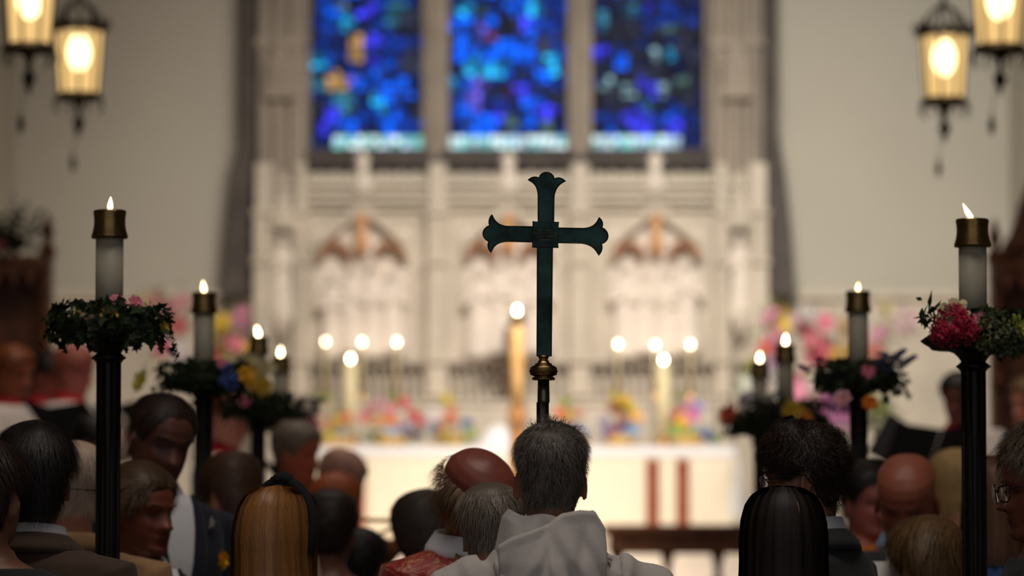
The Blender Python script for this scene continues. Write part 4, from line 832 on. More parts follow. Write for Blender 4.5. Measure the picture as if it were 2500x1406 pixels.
def hm(name, rgb, rough=.5): return mat(name, rgb, rough, tint=True, spec=.4)
def do_short(R, m, under, n=5200, vol=lambda t, th: .008+0*th, ln=.03, hl=HL, **k):
    h = MB().rings(scalp_grid(vol, hl)); h.c = [np.tile(np.array(under), (h.n, 1))]
    h.join(short_hair(n, vol, ln, hl, **k)); return hairpart(R, h, m)
def brows(R, m, w_=1):
    mb = MB()
    for sx in (-1, 1):
        for k_ in range(60):
            u = k_/59; x = sx*(.014+.034*u); z = .021+.006*math.sin(u*2.4)-.003*u; p = head_pt(z, np.arctan2(x/.073, .75))
            p = np.array((x, -.0945+.022*u*u, z)); q = p+np.array((sx*.008, -.002+.003*u, .002+random.uniform(-.002, .004)))
            mb.tube([p, q], [.0011*w_, .0004], 4)
    return hairpart(R, mb, m, 'eyebrows')
def collar(R, m, r=.072, z=1.475, h=.035, name='collar', flare=.01, open_=.35, thick=.003, back=.012, tilt=0.012):
    mb = MB(); th = np.linspace(-PI+open_, PI-open_, 40) if open_ else np.linspace(-PI, PI, 41); rs = []
    for k_, (dr, dz) in enumerate(((flare+.004, -.012), (0, h*.55), (-.004, h), (.006, h*.98), (flare+.012, h*.2), (flare+.018, -.014))):
        rs.append([((r+dr)*math.sin(a+PI), .008-(r+dr)*.95*math.cos(a+PI), z*R.zf+dz+tilt*(-math.cos(a+PI))) for a in th])
    mb.rings(rs, False, closed=False); return part(name, mb, m, R.t, solid=thick)
def glasses(R, m=None, name='glasses'):
    m = m or mat('black spectacle frame', (12, 11, 12), .3); mb = MB()
    for sx in (-1, 1):
        pts = [(sx*(.033+.025*math.copysign(abs(math.cos(a))**.8, math.cos(a))), -.103+.006*math.cos(a), -.004+.018*math.copysign(abs(math.sin(a))**.8, math.sin(a))) for a in np.linspace(0, 2*PI, 25)]
        mb.tube(pts, .0018, 6); mb.tube([(sx*.058, -.098, .006), (sx*.074, -.085, .008), (sx*.082, .0, .008), (sx*.083, .018, .002), (sx*.081, .030, -.018)], .0016, 6)
    mb.tube([(-.010, -.106, .002), (0, -.110, .005), (.010, -.106, .002)], .0016, 6); o = hairpart(R, mb, m, name, True)
    lz = MB()
    for sx in (-1, 1): lz.lathe([(.024, -.0004), (.024, .0004)], (sx*.033, -.102, -.004), 20, axis='Y')
    g_ = hairpart(R, lz, lensglass, 'lens', True); g_.parent = o; return o
def hair_shell(rows, th0=50, n=70, seed=0, amp=.003, freq=23, y_c=.0):
    """rows: z, half width, back depth, front depth ; open at the face below the brow"""
    r = np.random.default_rng(seed); a0 = math.radians(th0); th = np.linspace(a0, 2*PI-a0, n); ph = r.uniform(0, 6, 4); rs = []
    for (z, w_, bk, fr_, zt_) in rows:
        s, c = np.sin(th), np.cos(th); q = 1+amp/max(w_, .03)*(np.sin(freq*th+ph[0])+.6*np.sin(freq*1.7*th+ph[1]+z*9))
        rs.append(np.stack([w_*s*q, np.where(c > 0, -fr_*c, -bk*c)*q+y_c, z+zt_*np.cos(th)], 1))
    return rs
def long_hair(R, m, rows, th0, seed=0, n=1500, width=.0012, tint=(.55, 1.35), hang=0, local_from=None):
    """rows in head coordinates; the lower rows hang straight down in body coordinates"""
    out = []
    for k_, (sp, row) in enumerate(rows):
        ring = hair_shell([row], th0, seed=seed)[0]
        if sp == 'h': ring = ring@np.array(R.M.to_3x3()).T+np.array(R.M.to_translation())
        else: ring = ring@np.array(Matrix.Rotation(R.yaw, 3, 'Z')).T+np.array((R.M.to_translation().x, R.M.to_translation().y, R.M.to_translation().z))
        out.append(ring)
    A = np.array(out); mb = MB(); mb.rings(list(A), False, (.32, .32, .32), closed=False)
    r = np.random.default_rng(seed); K = len(A); Nn = A.shape[1]; u = r.uniform(0, Nn-1.01, n); st = r.uniform(0, .35, n)*(r.random(n) < .5); en = r.uniform(.85, 1.0, n); T_ = 16; paths = []
    cen = A.mean(axis=1)
    for t in np.linspace(0, 1, T_):
        v = (st+(en-st)*t)*(K-1)*.999; uu = np.clip(u+.35*np.sin(t*3+u), 0, Nn-1.01); i = v.astype(int); fv = (v-i)[:, None]; j = uu.astype(int); fu = (uu-j)[:, None]
        p = (A[i, j]*(1-fu)+A[i, j+1]*fu)*(1-fv)+(A[i+1, j]*(1-fu)+A[i+1, j+1]*fu)*fv; c = cen[i]*(1-fv)+cen[i+1]*fv
        o = p-c; o[:, 2] *= .3; o /= np.linalg.norm(o, axis=1)[:, None]+1e-9; paths.append(p+o*(.0025+.002*np.sin(t*5+u*3))[:, None] if False else p+o*.003)
    paths = np.stack(paths, 1); nn = paths[:, T_//2]-cen[K//2]; nn[:, 2] = 0; nn /= np.linalg.norm(nn, axis=1)[:, None]
    g = r.uniform(tint[0], tint[1], n)*(1+.15*np.sin(u*1.3)*np.sin(u*.37+1)); mb.join(ribbons(None, paths, width, np.stack([g]*3, 1), nn))
    return part('hair', mb, m, R.t, flip=False, solid=0)
grey_hair = hm('salt and pepper hair', (122, 112, 104)); white_hair = hm('white hair', (226, 208, 190)); black_hair = hm('near black hair', (20, 14, 12)); dkbrown = hm('dark brown hair', (42, 27, 20)); brown = hm('brown hair', (84, 60, 40)); blond = hm('golden blond hair', (158, 108, 60), .42); tawny = hm('tawny fair hair', (128, 98, 62), .45); silver = hm('silver hair', (150, 138, 124)); auburn = hm('auburn hair', (150, 80, 40))
alb = cloth_mat('white alb cotton', (200, 194, 188), .9, .04)
# --- the crossbearer in a white alb
Y0 = 8.55
cr_ = person('person seen from behind in a white hooded alb with short grey hair, holding the cross', P(1343, 1166, Y0), 0, 186, roll=0, pitch=-2, hs=.955, skin=(150, 96, 74), vox=.0045, arms=STAFF_ARMS, handcurl=.75, shoulders=1.06)
vol = lambda t, th: .010+.004*np.cos(th)+.005*t
def crew_vol(t, th): return .003+.007*t+.002*np.sin(3*th)
HLm = HL.copy(); HLm[-4:, 1] = (-.012, -.075, -.105, -.11)
do_short(cr_, grey_hair, (.25, .22, .2), 11000, crew_vol, .024, HLm, lift=.5, messy=.75, seed=3, tint=(.2, 1.5), width=.0007, crown=(.01, .05))
tf = short_hair(1500, lambda t, th: .013+0*th, .036, np.array([(0, .07), (180, .07)]), lift=1.5, messy=.9, seed=11, width=.0006, tint=(.3, 1.5))
x_ = tf.v[0]; fi = np.array(tf.f); kx_ = x_[fi[:, 0]]; nb = len(fi)//5; sel = np.repeat((kx_[::5, 0] < -.045)&(kx_[::5, 2] > .075)|((kx_[::5, 2] > .108)&(np.arange(nb) % 3 == 0)), 5); tf.f = [tuple(f) for f in fi[sel]]; hairpart(cr_, tf, grey_hair, 'hair_tuft')

# alb body
def alb_disp(V):
    x, y, z = V.T; zz = z
    f = .013*np.sin(x*38+3*np.sin(z*7)+1.0)*np.clip((1.42-z)/.25, 0, 1)+.004*np.sin(x*70-z*22)
    f += .012*(np.exp(-((x+.16+.35*(z-1.4))/.018)**2)-np.exp(-((x-.19-.25*(z-1.35))/.02)**2))*np.clip((1.5-z)/.1, 0, 1)
    return f+1.0*wrinkle(.010, 5)(V)
gm = MB(); zf = cr_.zf; rows = [(.03*zf, .30, .26, .26), (.4*zf, .26, .22, .22), (.8*zf, .235, .18, .18), (.95*zf, .225, .165, .165), (1.15*zf, .222, .155, .15), (1.3*zf, .225, .15, .15), (1.375*zf, .222, .135, .14), (1.42*zf, .19, .115, .125), (1.45*zf, .155, .10, .112), (1.482*zf, .118, .085, .095), (1.50*zf, .08, .07, .08)]
gm.join(loftz(rows, 64, 2.1))
for s_, A in cr_.arms.items():
    gm.tube([(A[0][0]*.7, A[0][1], A[0][2]+.0), (A[0][0]*1.02, A[0][1], A[0][2]-.022), Vector(A[0]).lerp(Vector(A[1]), .5)[:], A[1], Vector(A[1]).lerp(Vector(A[2]), .5)[:], Vector(A[1]).lerp(Vector(A[2]), .92)[:]], [.078, .082, .09, .10, .105, .11], 24)
me, V = remesh(gm, .006, 5, alb_disp); part('alb', me, alb, cr_.t, flip=False)
# hood lying on the shoulders (local coordinates, back is +Y; screen right is local -X)
def hood_ring(rx, rb, rf, z, zb, zf_, a0=28, n=72, skew=0):
    th = np.linspace(math.radians(a0), 2*PI-math.radians(a0), n); s, c = np.sin(th), np.cos(th)
    return np.stack([rx*s+skew, np.where(c > 0, -rf*c, -rb*c)+.012, z-zb*np.clip(-c, 0, 1)**1.5+zf_*np.clip(c, 0, 1)], 1)
nz = cr_.nz+.012
spec = [(.068, .072, .075, nz-.045, .00, -.02), (.080, .088, .085, nz+.004, .008, -.05), (.094, .104, .10, nz+.018, .012, -.06), (.108, .118, .11, nz-.004, .012, -.06), (.118, .140, .12, nz-.045, .012, -.04), (.126, .165, .13, nz-.085, .03, -.02), (.128, .180, .14, nz-.125, .05, 0), (.118, .188, .13, nz-.165, .09, 0), (.095, .185, .12, nz-.20, .14, 0), (.05, .17, .10, nz-.23, .18, 0)]
rs = []
for i, q in enumerate(spec):
    r0 = hood_ring(*q)
    x = r0[:, 0]; z = r0[:, 2]; th = np.linspace(0, 1, len(x))
    bk = np.clip((r0[:, 1]-.03)/.08, 0, 1)
    if i in (2, 3): r0[:, 2] += .010*G(x-.098, .016)+.006*np.sin(x*60)      # pointed corner at screen left
    r0[:, 1] += bk*(.011*np.sin(x*48+i*.9)+.018*G(x+.026*i-.13, .014)-.014*G(x-.02*i+.15, .016))*(i > 2)
    r0[:, 2] += bk*(-.016*G(x-.03, .035))*(3 <= i <= 5)
    rs.append(r0)
F_ = []
for i in range(len(rs)-1):
    for t in (0, .25, .5, .75): F_.append(rs[i]*(1-t)+rs[i+1]*t)
F_.append(rs[-1]); hd = part('hood', MB().rings(F_, False, closed=False), alb, cr_.t, solid=.004)
hd.modifiers.new('sm', 'SUBSURF').levels = 1
sl = MB(); sl.tube([(.03, .0, 0), (.03, 0, 0)], .001, 4) if False else None
fl_top = [(.128, nz-.058), (.10, nz-.040), (.06, nz-.026), (.02, nz-.010), (-.01, nz+.012), (-.05, nz+.020), (-.085, nz+.018), (-.108, nz-.022)]
fx, fz_ = np.array([q[0] for q in fl_top])[::-1], np.array([q[1] for q in fl_top])[::-1]; xs = np.linspace(fx[0], fx[-1], 60); rows_ = []
for k_ in range(34):
    t = k_/33; zt_ = np.interp(xs, fx, fz_); z_ = zt_*(1-t)+(nz-.34-.5*xs**2)*t; x_2 = xs*(1-.25*t*t)
    dep = np.interp(-(z_-nz), [-.03, .0, .05, .10, .2, .34], [.118, .130, .158, .186, .204, .20])
    yy = .006+dep*np.sqrt(np.maximum(.02, 1-(x_2/.172)**2))+.010
    crease = .010*np.sin(9*x_2/.1+5*(z_-nz)/.1*np.where(x_2 > .02, 1, -1)+.6)*min(1, t*3)-.008*G(x_2-.03+.55*(z_-nz+.03), .009)-.010*G(x_2+.055+.25*(z_-nz+.05), .012)*min(1, t*4)
    rows_.append(np.stack([x_2, yy+crease+.004*(t < .05), z_], 1))
part('hood_flap', MB().rings(rows_, False, closed=False), alb, cr_.t, solid=.005)
seam = MB(); 
seam_pts = [rs[k_][int(len(rs[0])*f)] for k_, f in ((3, .46), (4, .45), (5, .44), (6, .43), (7, .42))]
seam.tube([tuple(p+np.array((0, .004, 0))) for p in seam_pts], .0012, 6); part('hood_seam', seam, alb, cr_.t)
cape = MB(); n_ = 44
def fold(pts, r, name='cloth_fold'):
    cape = MB(); cape.tube(pts, r, 10, flat=.5); me, V = remesh(cape, .005, 3); part(name, me, alb, cr_.t, flip=False)
for pts, r in (([(.12, .05, nz-.10), (.132, .11, nz-.10), (.118, .150, nz-.14), (.10, .17, nz-.2), (.08, .17, nz-.3)], [.008, .014, .017, .016, .008]), ([(-.11, .04, nz-.08), (-.138, .085, nz-.085), (-.132, .125, nz-.12), (-.10, .155, nz-.18), (-.08, .165, nz-.3)], [.006, .014, .02, .018, .008]), ([(-.155, .0, nz-.12), (-.185, .04, nz-.11), (-.2, .08, nz-.15), (-.205, .10, nz-.27)], [.006, .010, .012, .006]), ([(.19, .0, nz-.16), (.205, .06, nz-.17), (.19, .09, nz-.23)], [.004, .010, .006])):
    fold(pts, r)

# --- bald priest in red and gold vestment
Yp = 9.95
pr_ = person('person with a bald bowed head in a red and gold brocade vestment beside the crossbearer', P(1166, 1222, Yp), 0, 26, yaw=14, pitch=36, roll=-13, hs=1.10, shoulders=.9, skin=(140, 72, 58), vox=.005, nose=1.1)
band = np.array([(0, .03), (60, .03), (68, .0), (82, .01), (100, .01), (115, -.05), (180, -.08)])
tb = MB()
h = short_hair(2600, lambda t, th: .006+0*th, .05, band, lift=.7, messy=.5, seed=21, ztop=.06, tint=(.3, 1.2), width=.0008)
x_ = h.v[0]; keep = None
thd = np.abs(np.degrees(np.arctan2(x_[:, 0], -x_[:, 1]))); fr_ids = np.array(h.f); c0 = thd[fr_ids[:, 0]] > 66; h.f = [tuple(f) for f in fr_ids[c0]]
hairpart(pr_, h, tawny if False else hm('sandy grey hair', (150, 122, 92)))
lk = short_hair(700, lambda t, th: .01+0*th, .055, np.array([(0, .03), (70, -.03), (85, -.06), (110, -.07), (180, -.09)]), lift=.8, messy=.9, seed=22, ztop=.0, curl=.006, tint=(.5, 1.4))
thd = np.abs(np.degrees(np.arctan2(lk.v[0][:, 0], -lk.v[0][:, 1]))); fi = np.array(lk.f); lk.f = [tuple(f) for f in fi[(thd[fi[:, 0]] > 68)]]
hairpart(pr_, lk, hm('sandy side curls', (176, 138, 92)), 'side_curls')
brows(pr_, MATS['sandy grey hair'], 1.3); glasses(pr_, mat('thin dark wire', (30, 22, 18), .3))
pr_.garment('alb', cloth_mat('cream alb', (206, 190, 160)), .006, 1.46, .03, .03, .006, .98, .03, seed=8)
broc = bpy.data.materials.new('red gold brocade'); broc.use_nodes = True; nt = broc.node_tree; N = nt.nodes; L = nt.links; B = N['Principled BSDF']; tc = N.new('ShaderNodeTexCoord')
v1 = N.new('ShaderNodeTexNoise'); v1.inputs['Scale'].default_value = 26; v1.inputs['Distortion'].default_value = 2.2; L.new(tc.outputs['Object'], v1.inputs[0])
v2 = N.new('ShaderNodeTexWave'); v2.wave_type = 'RINGS'; v2.inputs['Scale'].default_value = 9; v2.inputs['Distortion'].default_value = 9; v2.inputs['Detail'].default_value = 3; v2.inputs['Detail Scale'].default_value = 3; L.new(tc.outputs['Object'], v2.inputs[0])
ma = N.new('ShaderNodeMath'); ma.operation = 'MULTIPLY'; L.new(v1.outputs['Fac'], ma.inputs[0]); L.new(v2.outputs['Fac'], ma.inputs[1]); rp2 = N.new('ShaderNodeValToRGB'); rp2.color_ramp.interpolation = 'CONSTANT'
rp2.color_ramp.elements[0].color = (*lin((150, 22, 22)), 1); rp2.color_ramp.elements[1].position = .24; rp2.color_ramp.elements[1].color = (*lin((198, 138, 96)), 1); e = rp2.color_ramp.elements.new(.36); e.color = (*lin((160, 34, 28)), 1)
L.new(ma.outputs[0], rp2.inputs[0]); L.new(rp2.outputs[0], B.inputs['Base Color']); B.inputs['Roughness'].default_value = .5; B.inputs['Sheen Weight'].default_value = .2
ch = MB(); zf = pr_.zf; ch.join(loftz([(.7*zf, .30, .19, .19), (1.0*zf, .29, .17, .18), (1.2*zf, .27, .155, .165), (1.33*zf, .235, .15, .155), (1.40*zf, .205, .135, .145), (1.44*zf, .16, .115, .125), (1.478*zf, .09, .075, .082)], 60, 2.1))
for s_, A in pr_.arms.items(): ch.tube([(A[0][0]*.6, A[0][1], A[0][2]+.005), (A[0][0], A[0][1], A[0][2]+.0), Vector(A[0]).lerp(Vector(A[1]), .55)[:]], [.08, .088, .094], 20)
me, V = remesh(ch, .007, 4, wrinkle(.004, 4)); part('chasuble', me, broc, pr_.t, flip=False)
gold = mat('gold braid', (176, 140, 70), .45, .5, noise=.5, nscale=160, bump=.6, bscale=200)
def surf_y(x, z): return None
for sx in (-1, 1):
    pts = []
    for z, w_, f in ((1.473, .085, .078), (1.44, .17, .118), (1.40, .22, .138), (1.33, .245, .153), (1.2, .27, .158), (1.0, .29, .174), (.75, .30, .19)):
        xx = sx*(.055+.06*(1.473-z)/.1 if z > 1.38 else .115); xx = sx*min(abs(xx), .105); pts.append((xx, -f*(1-(abs(xx)/w_)**2.1)**(1/2.1)-.004, z*zf))
    mb = MB(); 
    for off in (-.009, 0, .009): mb.tube([(x+off, y, z) for x, y, z in pts], .0055, 6)
    part('gold_orphrey', mb, gold, pr_.t)
    pts = [(sx*(w_-.01), 0, z*zf) for z, w_ in ((1.40, .222), (1.33, .247), (1.2, .272), (1.0, .292), (.72, .302))]; part('gold_edging', MB().tube([(x+sx*.008, y, z) for x, y, z in pts], .007, 8), gold, pr_.t)
collar(pr_, white_linen, .078, 1.478, .045, 'amice_collar', .018, .3)
# --- grey haired person between
g_ = person('person with neat silver grey hair seen from behind, tucked between priest and crossbearer', P(1206, 1298, 9.38), 0, 160, yaw=0, pitch=8, roll=5, hs=.93, skin=(176, 112, 92), vox=.006, jacket=cloth_mat('charcoal wool', (40, 38, 40)), shoulders=.85)
do_short(g_, silver, (.4, .38, .36), 7000, lambda t, th: .004+.006*t, .028, HLm, lift=.25, messy=.35, seed=31, tint=(.4, 1.5), crown=(0, .02))
# --- blond woman with a velvet headband
bl = person('person with long straight golden blond hair and a black knotted velvet headband', P(682, 1316, 9.35), 0, 168, yaw=-24, pitch=2, hs=1.0, skin=(206, 150, 124), vox=.006, jacket=cloth_mat('dark brown coat', (40, 28, 22)), shoulders=.85)
rows = [('h', (.130, .012, .012, .012, 0)), ('h', (.124, .048, .058, .05, .0)), ('h', (.106, .076, .088, .07, .002)), ('h', (.080, .092, .107, .075, .004)), ('h', (.040, .101, .118, .07, .004)), ('h', (0, .105, .122, .06, 0)), ('b', (-.06, .104, .120, .05, 0)), ('b', (-.12, .112, .120, .04, 0)), ('b', (-.20, .122, .130, .04, 0)), ('b', (-.30, .130, .145, .04, 0)), ('b', (-.42, .13, .15, .05, 0))]
long_hair(bl, blond, rows, 52, seed=41, n=7000, width=.0008)
hbm = mat('black velvet', (7, 6, 8), .9); hb = MB(); pts = []; rad = []
for a in np.linspace(-112, 112, 40):
    t = math.radians(a); pts.append((.106*math.sin(t), .004-.012*math.cos(t), .012+.126*math.cos(t))); rad.append(.014+.005*math.exp(-(a/22)**2))
hb.tube(pts, rad, 12); hb.ell((.0, -.008, .146), (.03, .022, .018)); hb.tube([(-.03, .004, .138), (0, -.012, .152), (.03, -.004, .140)], [.012, .015, .012], 10)
hairpart(bl, hb, hbm, 'headband', True)
# --- tall man in navy blazer
Ym = 11.4; cap_m = cloth_mat('navy blazer wool', (26, 30, 48))
nv = person('person, tall man with cropped dark hair in a navy blazer with star pin', P(392, 1078, Ym), 0, 38, yaw=-4, pitch=16, roll=6, hs=1.13, skin=(104, 62, 48), vox=.0055, jacket=cap_m, shoulders=1.15, nose=1.1)
HLn = HL.copy(); HLn[:3, 1] += .010
do_short(nv, hm('cropped brown hair', (50, 35, 28)), (.9, .85, .8), 6000, lambda t, th: .001+.006*t, .016, HLn, lift=1.0, messy=.5, seed=51, tint=(.6, 1.8)); brows(nv, dkbrown, 1.3)
def shirt_v(R, m, w0=.075, z0=1.475, z1=1.08, infl=.028, name='shirt_front'):
    mb = MB(); rows_ = []
    for k_ in range(14):
        t = k_/13; z = z0+(z1-z0)*t; w_ = w0*(1-t)+.006; bw = np.interp(z, [r[0] for r in BODY], [r[1] for r in BODY])*(R.X if z < 1.45 else 1)+infl; bf = np.interp(z, [r[0] for r in BODY], [r[2] for r in BODY])+infl
        rows_.append([(x, -bf*max(0, 1-(abs(x)/bw)**2.3)**(1/2.3)-.004, z*R.zf) for x in np.linspace(-w_, w_, 15)])
    mb.rings(rows_, False, closed=False); return part(name, mb, m, R.t, solid=.003)
def lapels(R, m, w0=.075, z0=1.475, z1=1.08, infl=.032):
    for sx in (-1, 1):
        mb = MB(); rows_ = []
        for k_ in range(14):
            t = k_/13; z = z0+(z1-z0)*t; wi = w0*(1-t)+.004; wo = wi+.012+.055*math.sin(min(1, t*1.6)*PI*.5)*(1-t)**.5
            bw = np.interp(z, [r[0] for r in BODY], [r[1] for r in BODY])*(R.X if z < 1.45 else 1)+infl; bf = np.interp(z, [r[0] for r in BODY], [r[2] for r in BODY])+infl
            rows_.append([(sx*x, -bf*max(0, 1-(abs(x)/bw)**2.3)**(1/2.3)-.006, z*R.zf) for x in np.linspace(wi, wo, 6)])
        mb.rings(rows_, False, closed=False); part('lapel', mb, m, R.t, solid=.005)
shirt_v(nv, white_linen, .08); lapels(nv, cap_m, .07); collar(nv, white_linen, .072, 1.478, .04, 'shirt_collar')
def on_chest(R, x, z, infl=.034):
    bw = np.interp(z, [r[0] for r in BODY], [r[1] for r in BODY])*R.X+infl; bf = np.interp(z, [r[0] for r in BODY], [r[2] for r in BODY])+infl
    return Vector((x, -bf*max(0, 1-(abs(x)/bw)**2.3)**(1/2.3)-.008, z*R.zf))
sp = on_chest(nv, .125, 1.40); s5 = [(( .019 if i % 2 == 0 else .007)*math.sin(PI*i/5), (.019 if i % 2 == 0 else .007)*math.cos(PI*i/5)) for i in range(10)]
st = MB().prism(s5, -.002, .002); st.xf(Matrix.Translation(sp) @ Matrix.Rotation(.35, 4, 'Z')); part('star_pin', st, mat('silver pin', (210, 205, 200), .35, .4), nv.t, False)
fp = on_chest(nv, .155, 1.30, .036); bo = link('boutonniere', bloom('rose', .030, (240, 180, 20), random.Random(3)).mesh('flower'), nv.t); bo.data.materials.append(petal); bo.location = fp; bo.rotation_euler = (PI/2, 0, .5); bo['label'] = 'yellow daffodil boutonniere'
ps = MB().prism([(-.02, 0), (.02, 0), (.022, .03), (.004, .05), (-.016, .034)], -.002, .002); ps.xf(Matrix.Translation(on_chest(nv, .15, 1.17, .03))); part('pocket_square', ps, mat('pale blue silk', (90, 160, 220), .4), nv.t, False)
# --- grey-brown haired man in front of him
m6j = cloth_mat('black suit', (18, 18, 22))
m6 = person('person in a black suit with swept grey brown hair, face turned right', P(346, 1254, 10.95), 0, 52, yaw=0, pitch=3, roll=0, hs=1.06, skin=(126, 68, 46), vox=.005, jacket=m6j, nose=1.15)
do_short(m6, hm('grey brown hair', (112, 88, 62)), (.4, .36, .3), 7000, lambda t, th: .008+.016*t, .045, HL, lift=.35, messy=.3, seed=61, comb=(.2, .9, .1), tint=(.35, 1.5)); brows(m6, MATS['grey brown hair']); collar(m6, white_linen, .07, 1.478, .035, 'shirt_collar'); shirt_v(m6, white_linen, .05); lapels(m6, m6j, .045)
# --- elderly man in a tan jacket
tanj = cloth_mat('tan corduroy', (172, 134, 92))
tn = person('person, elderly man seen from behind in a tan jacket with thin white hair', P(176, 1194, 10.36), 0, 190, yaw=14, pitch=6, roll=-3, hs=1.06, skin=(190, 128, 104), vox=.0055, jacket=tanj, shoulders=1.12)
do_short(tn, white_hair, (.75, .66, .58), 3800, lambda t, th: .002+.002*t, .032, HLm, lift=.2, messy=.5, seed=71, tint=(.5, 1.4), width=.0005)
glasses(tn, mat('thin black spectacle arm', (14, 12, 12), .4)); cdm = MB(); cdm.tube([head_pt(.0-.012*abs(math.cos(t)), t)*np.array((1.06, 1.06, 1)) for t in np.linspace(math.radians(95), math.radians(265), 30)], .0022, 6); hairpart(tn, cdm, black, 'spectacle_cord', True)
collar(tn, tanj, .078, 1.47, .035, 'jacket_collar', .022, .5)
# --- dark haired person at far left front
dkc = cloth_mat('dark brown overcoat', (70, 50, 36))
d8 = person('person seen from behind with thick near black hair and a brown coat collar', P(86, 1175, 9.6), 0, 172, pitch=2, yaw=8, hs=1.03, skin=(120, 84, 66), vox=.006, jacket=dkc, shoulders=1.05)
do_short(d8, black_hair, (.8, .7, .6), 7500, lambda t, th: .014+.012*t+.003*np.sin(4*th), .05, HLm, lift=.35, messy=.35, seed=81, tint=(.5, 2.6)); collar(d8, mat('white shirt cloth', (190, 190, 196), .8), .07, 1.482, .038, 'shirt_collar', .004, .4); collar(d8, dkc, .082, 1.462, .035, 'coat_collar', .028, .6)
e9 = person('person cut by the left photo edge with dark hair and black coat', P(-28, 1215, 9.3), 0, 160, hs=1.0, skin=(130, 90, 70), vox=.008, jacket=cloth_mat('black coat', (14, 14, 15)), pitch=0)
do_short(e9, dkbrown, (.7, .6, .5), 3500, lambda t, th: .014+.01*t, .04, HLm, seed=91, tint=(.5, 2.))
# --- curly youth with glasses
suit = cloth_mat('dark grey suit', (30, 33, 34))
cy = person('person with thick dark curly hair and black glasses facing left, in a dark suit', P(1962, 1168, 9.55), 0, 232, yaw=26, pitch=8, hs=1.0, skin=(150, 104, 82), vox=.005, jacket=suit)
def curlv(t, th): return .010+.018*t+.004*np.sin(5*th+2)+.008*np.cos(th)*t
HLc = HL.copy(); HLc[0:4, 1] = (.052, .048, .034, .018); HLc[-3:, 1] = (-.055, -.09, -.1)
do_short(cy, dkbrown, (.6, .55, .5), 7000, curlv, .036, HLc, lift=.8, messy=1.2, curl=.006, seed=101, tint=(.4, 1.8), width=.0009); glasses(cy); brows(cy, dkbrown)
collar(cy, mat('white shirt cloth', (190, 190, 196), .8), .072, 1.485, .042, 'shirt_collar', .004, .4); collar(cy, suit, .084, 1.462, .035, 'suit_collar', .026, .6)
# --- woman with long dark hair
lw = person('person with very long straight dark brown hair seen from behind, right of the crossbearer', P(1912, 1320, 9.0), 0, 182, hs=1.03, skin=(150, 110, 90), vox=.008, jacket=cloth_mat('black dress', (10, 10, 12)), shoulders=.8)
rows = [('h', (.124, .010, .010, .010, 0)), ('h', (.120, .040, .050, .05, .0)), ('h', (.104, .066, .078, .07, .002)), ('h', (.080, .082, .098, .085, .004)), ('h', (.045, .092, .110, .085, .004)), ('h', (0, .096, .114, .08, 0)), ('b', (-.06, .099, .114, .06, 0)), ('b', (-.12, .104, .116, .05, 0)), ('b', (-.20, .112, .125, .05, 0)), ('b', (-.30, .116, .14, .05, 0)), ('b', (-.46, .11, .15, .06, 0))]
long_hair(lw, hm('very dark brown hair', (30, 20, 14), .6), rows, 40, seed=111, n=3000, width=.001, tint=(.5, 1.6))
# --- bald man bowed
bsuit = cloth_mat('charcoal green suit', (44, 50, 52))
bm_ = person('person, bald man with bowed head in a grey suit and pale blue shirt', P(2213, 1222, 11.9), 0, -6, yaw=-6, pitch=30, roll=2, hs=1.18, skin=(168, 96, 72), vox=.006, jacket=bsuit, shoulders=1.08)
brows(bm_, brown); shirt_v(bm_, mat('pale blue shirt', (150, 180, 210), .8), .08); lapels(bm_, bsuit, .07); collar(bm_, MATS['pale blue shirt'], .074, 1.478, .04, 'shirt_collar')
# --- fair haired child in front of him
fh = person('person with tawny side swept hair at the bottom right, head bowed over white papers', P(2262, 1392, 10.5), 0, 212, yaw=0, pitch=14, hs=1.02, skin=(170, 120, 96), vox=.007, jacket=cloth_mat('dark green cardigan', (34, 42, 40)), shoulders=.85)
do_short(fh, tawny, (.5, .46, .4), 7000, lambda t, th: .014+.014*t, .06, HLm, lift=.2, messy=.25, seed=121, comb=(.9, .4, -.2), tint=(.4, 1.5))
# --- spectacled person at far right
gr2 = person('person with wiry grey hair and dark glasses facing left, cut by the right photo edge', P(2548, 1190, 9.35), 0, 262, yaw=18, pitch=6, hs=1.1, skin=(120, 68, 52), vox=.006, jacket=cloth_mat('black wool coat', (12, 12, 14)), nose=1.2)
do_short(gr2, hm('wiry brown grey hair', (96, 82, 66)), (.4, .36, .3), 6500, lambda t, th: .012+.014*t, .05, HLm, lift=.8, messy=.8, curl=.003, seed=131, tint=(.4, 1.5)); glasses(gr2)
dn = person('person with long brown hair in a blue denim shirt behind the right stand', P(2432, 1215, 11.3), 0, 170, hs=1.0, skin=(170, 120, 96), vox=.008, jacket=cloth_mat('blue denim', (44, 76, 128)), jname='denim_shirt', shoulders=.95)
rows2 = [(s_, (a, b*1.0, c, d, e_)) for s_, (a, b, c, d, e_) in rows[:9]]
long_hair(dn, hm('warm brown hair', (104, 70, 46)), rows2, 45, seed=141, n=1500, width=.0013, tint=(.5, 1.5))
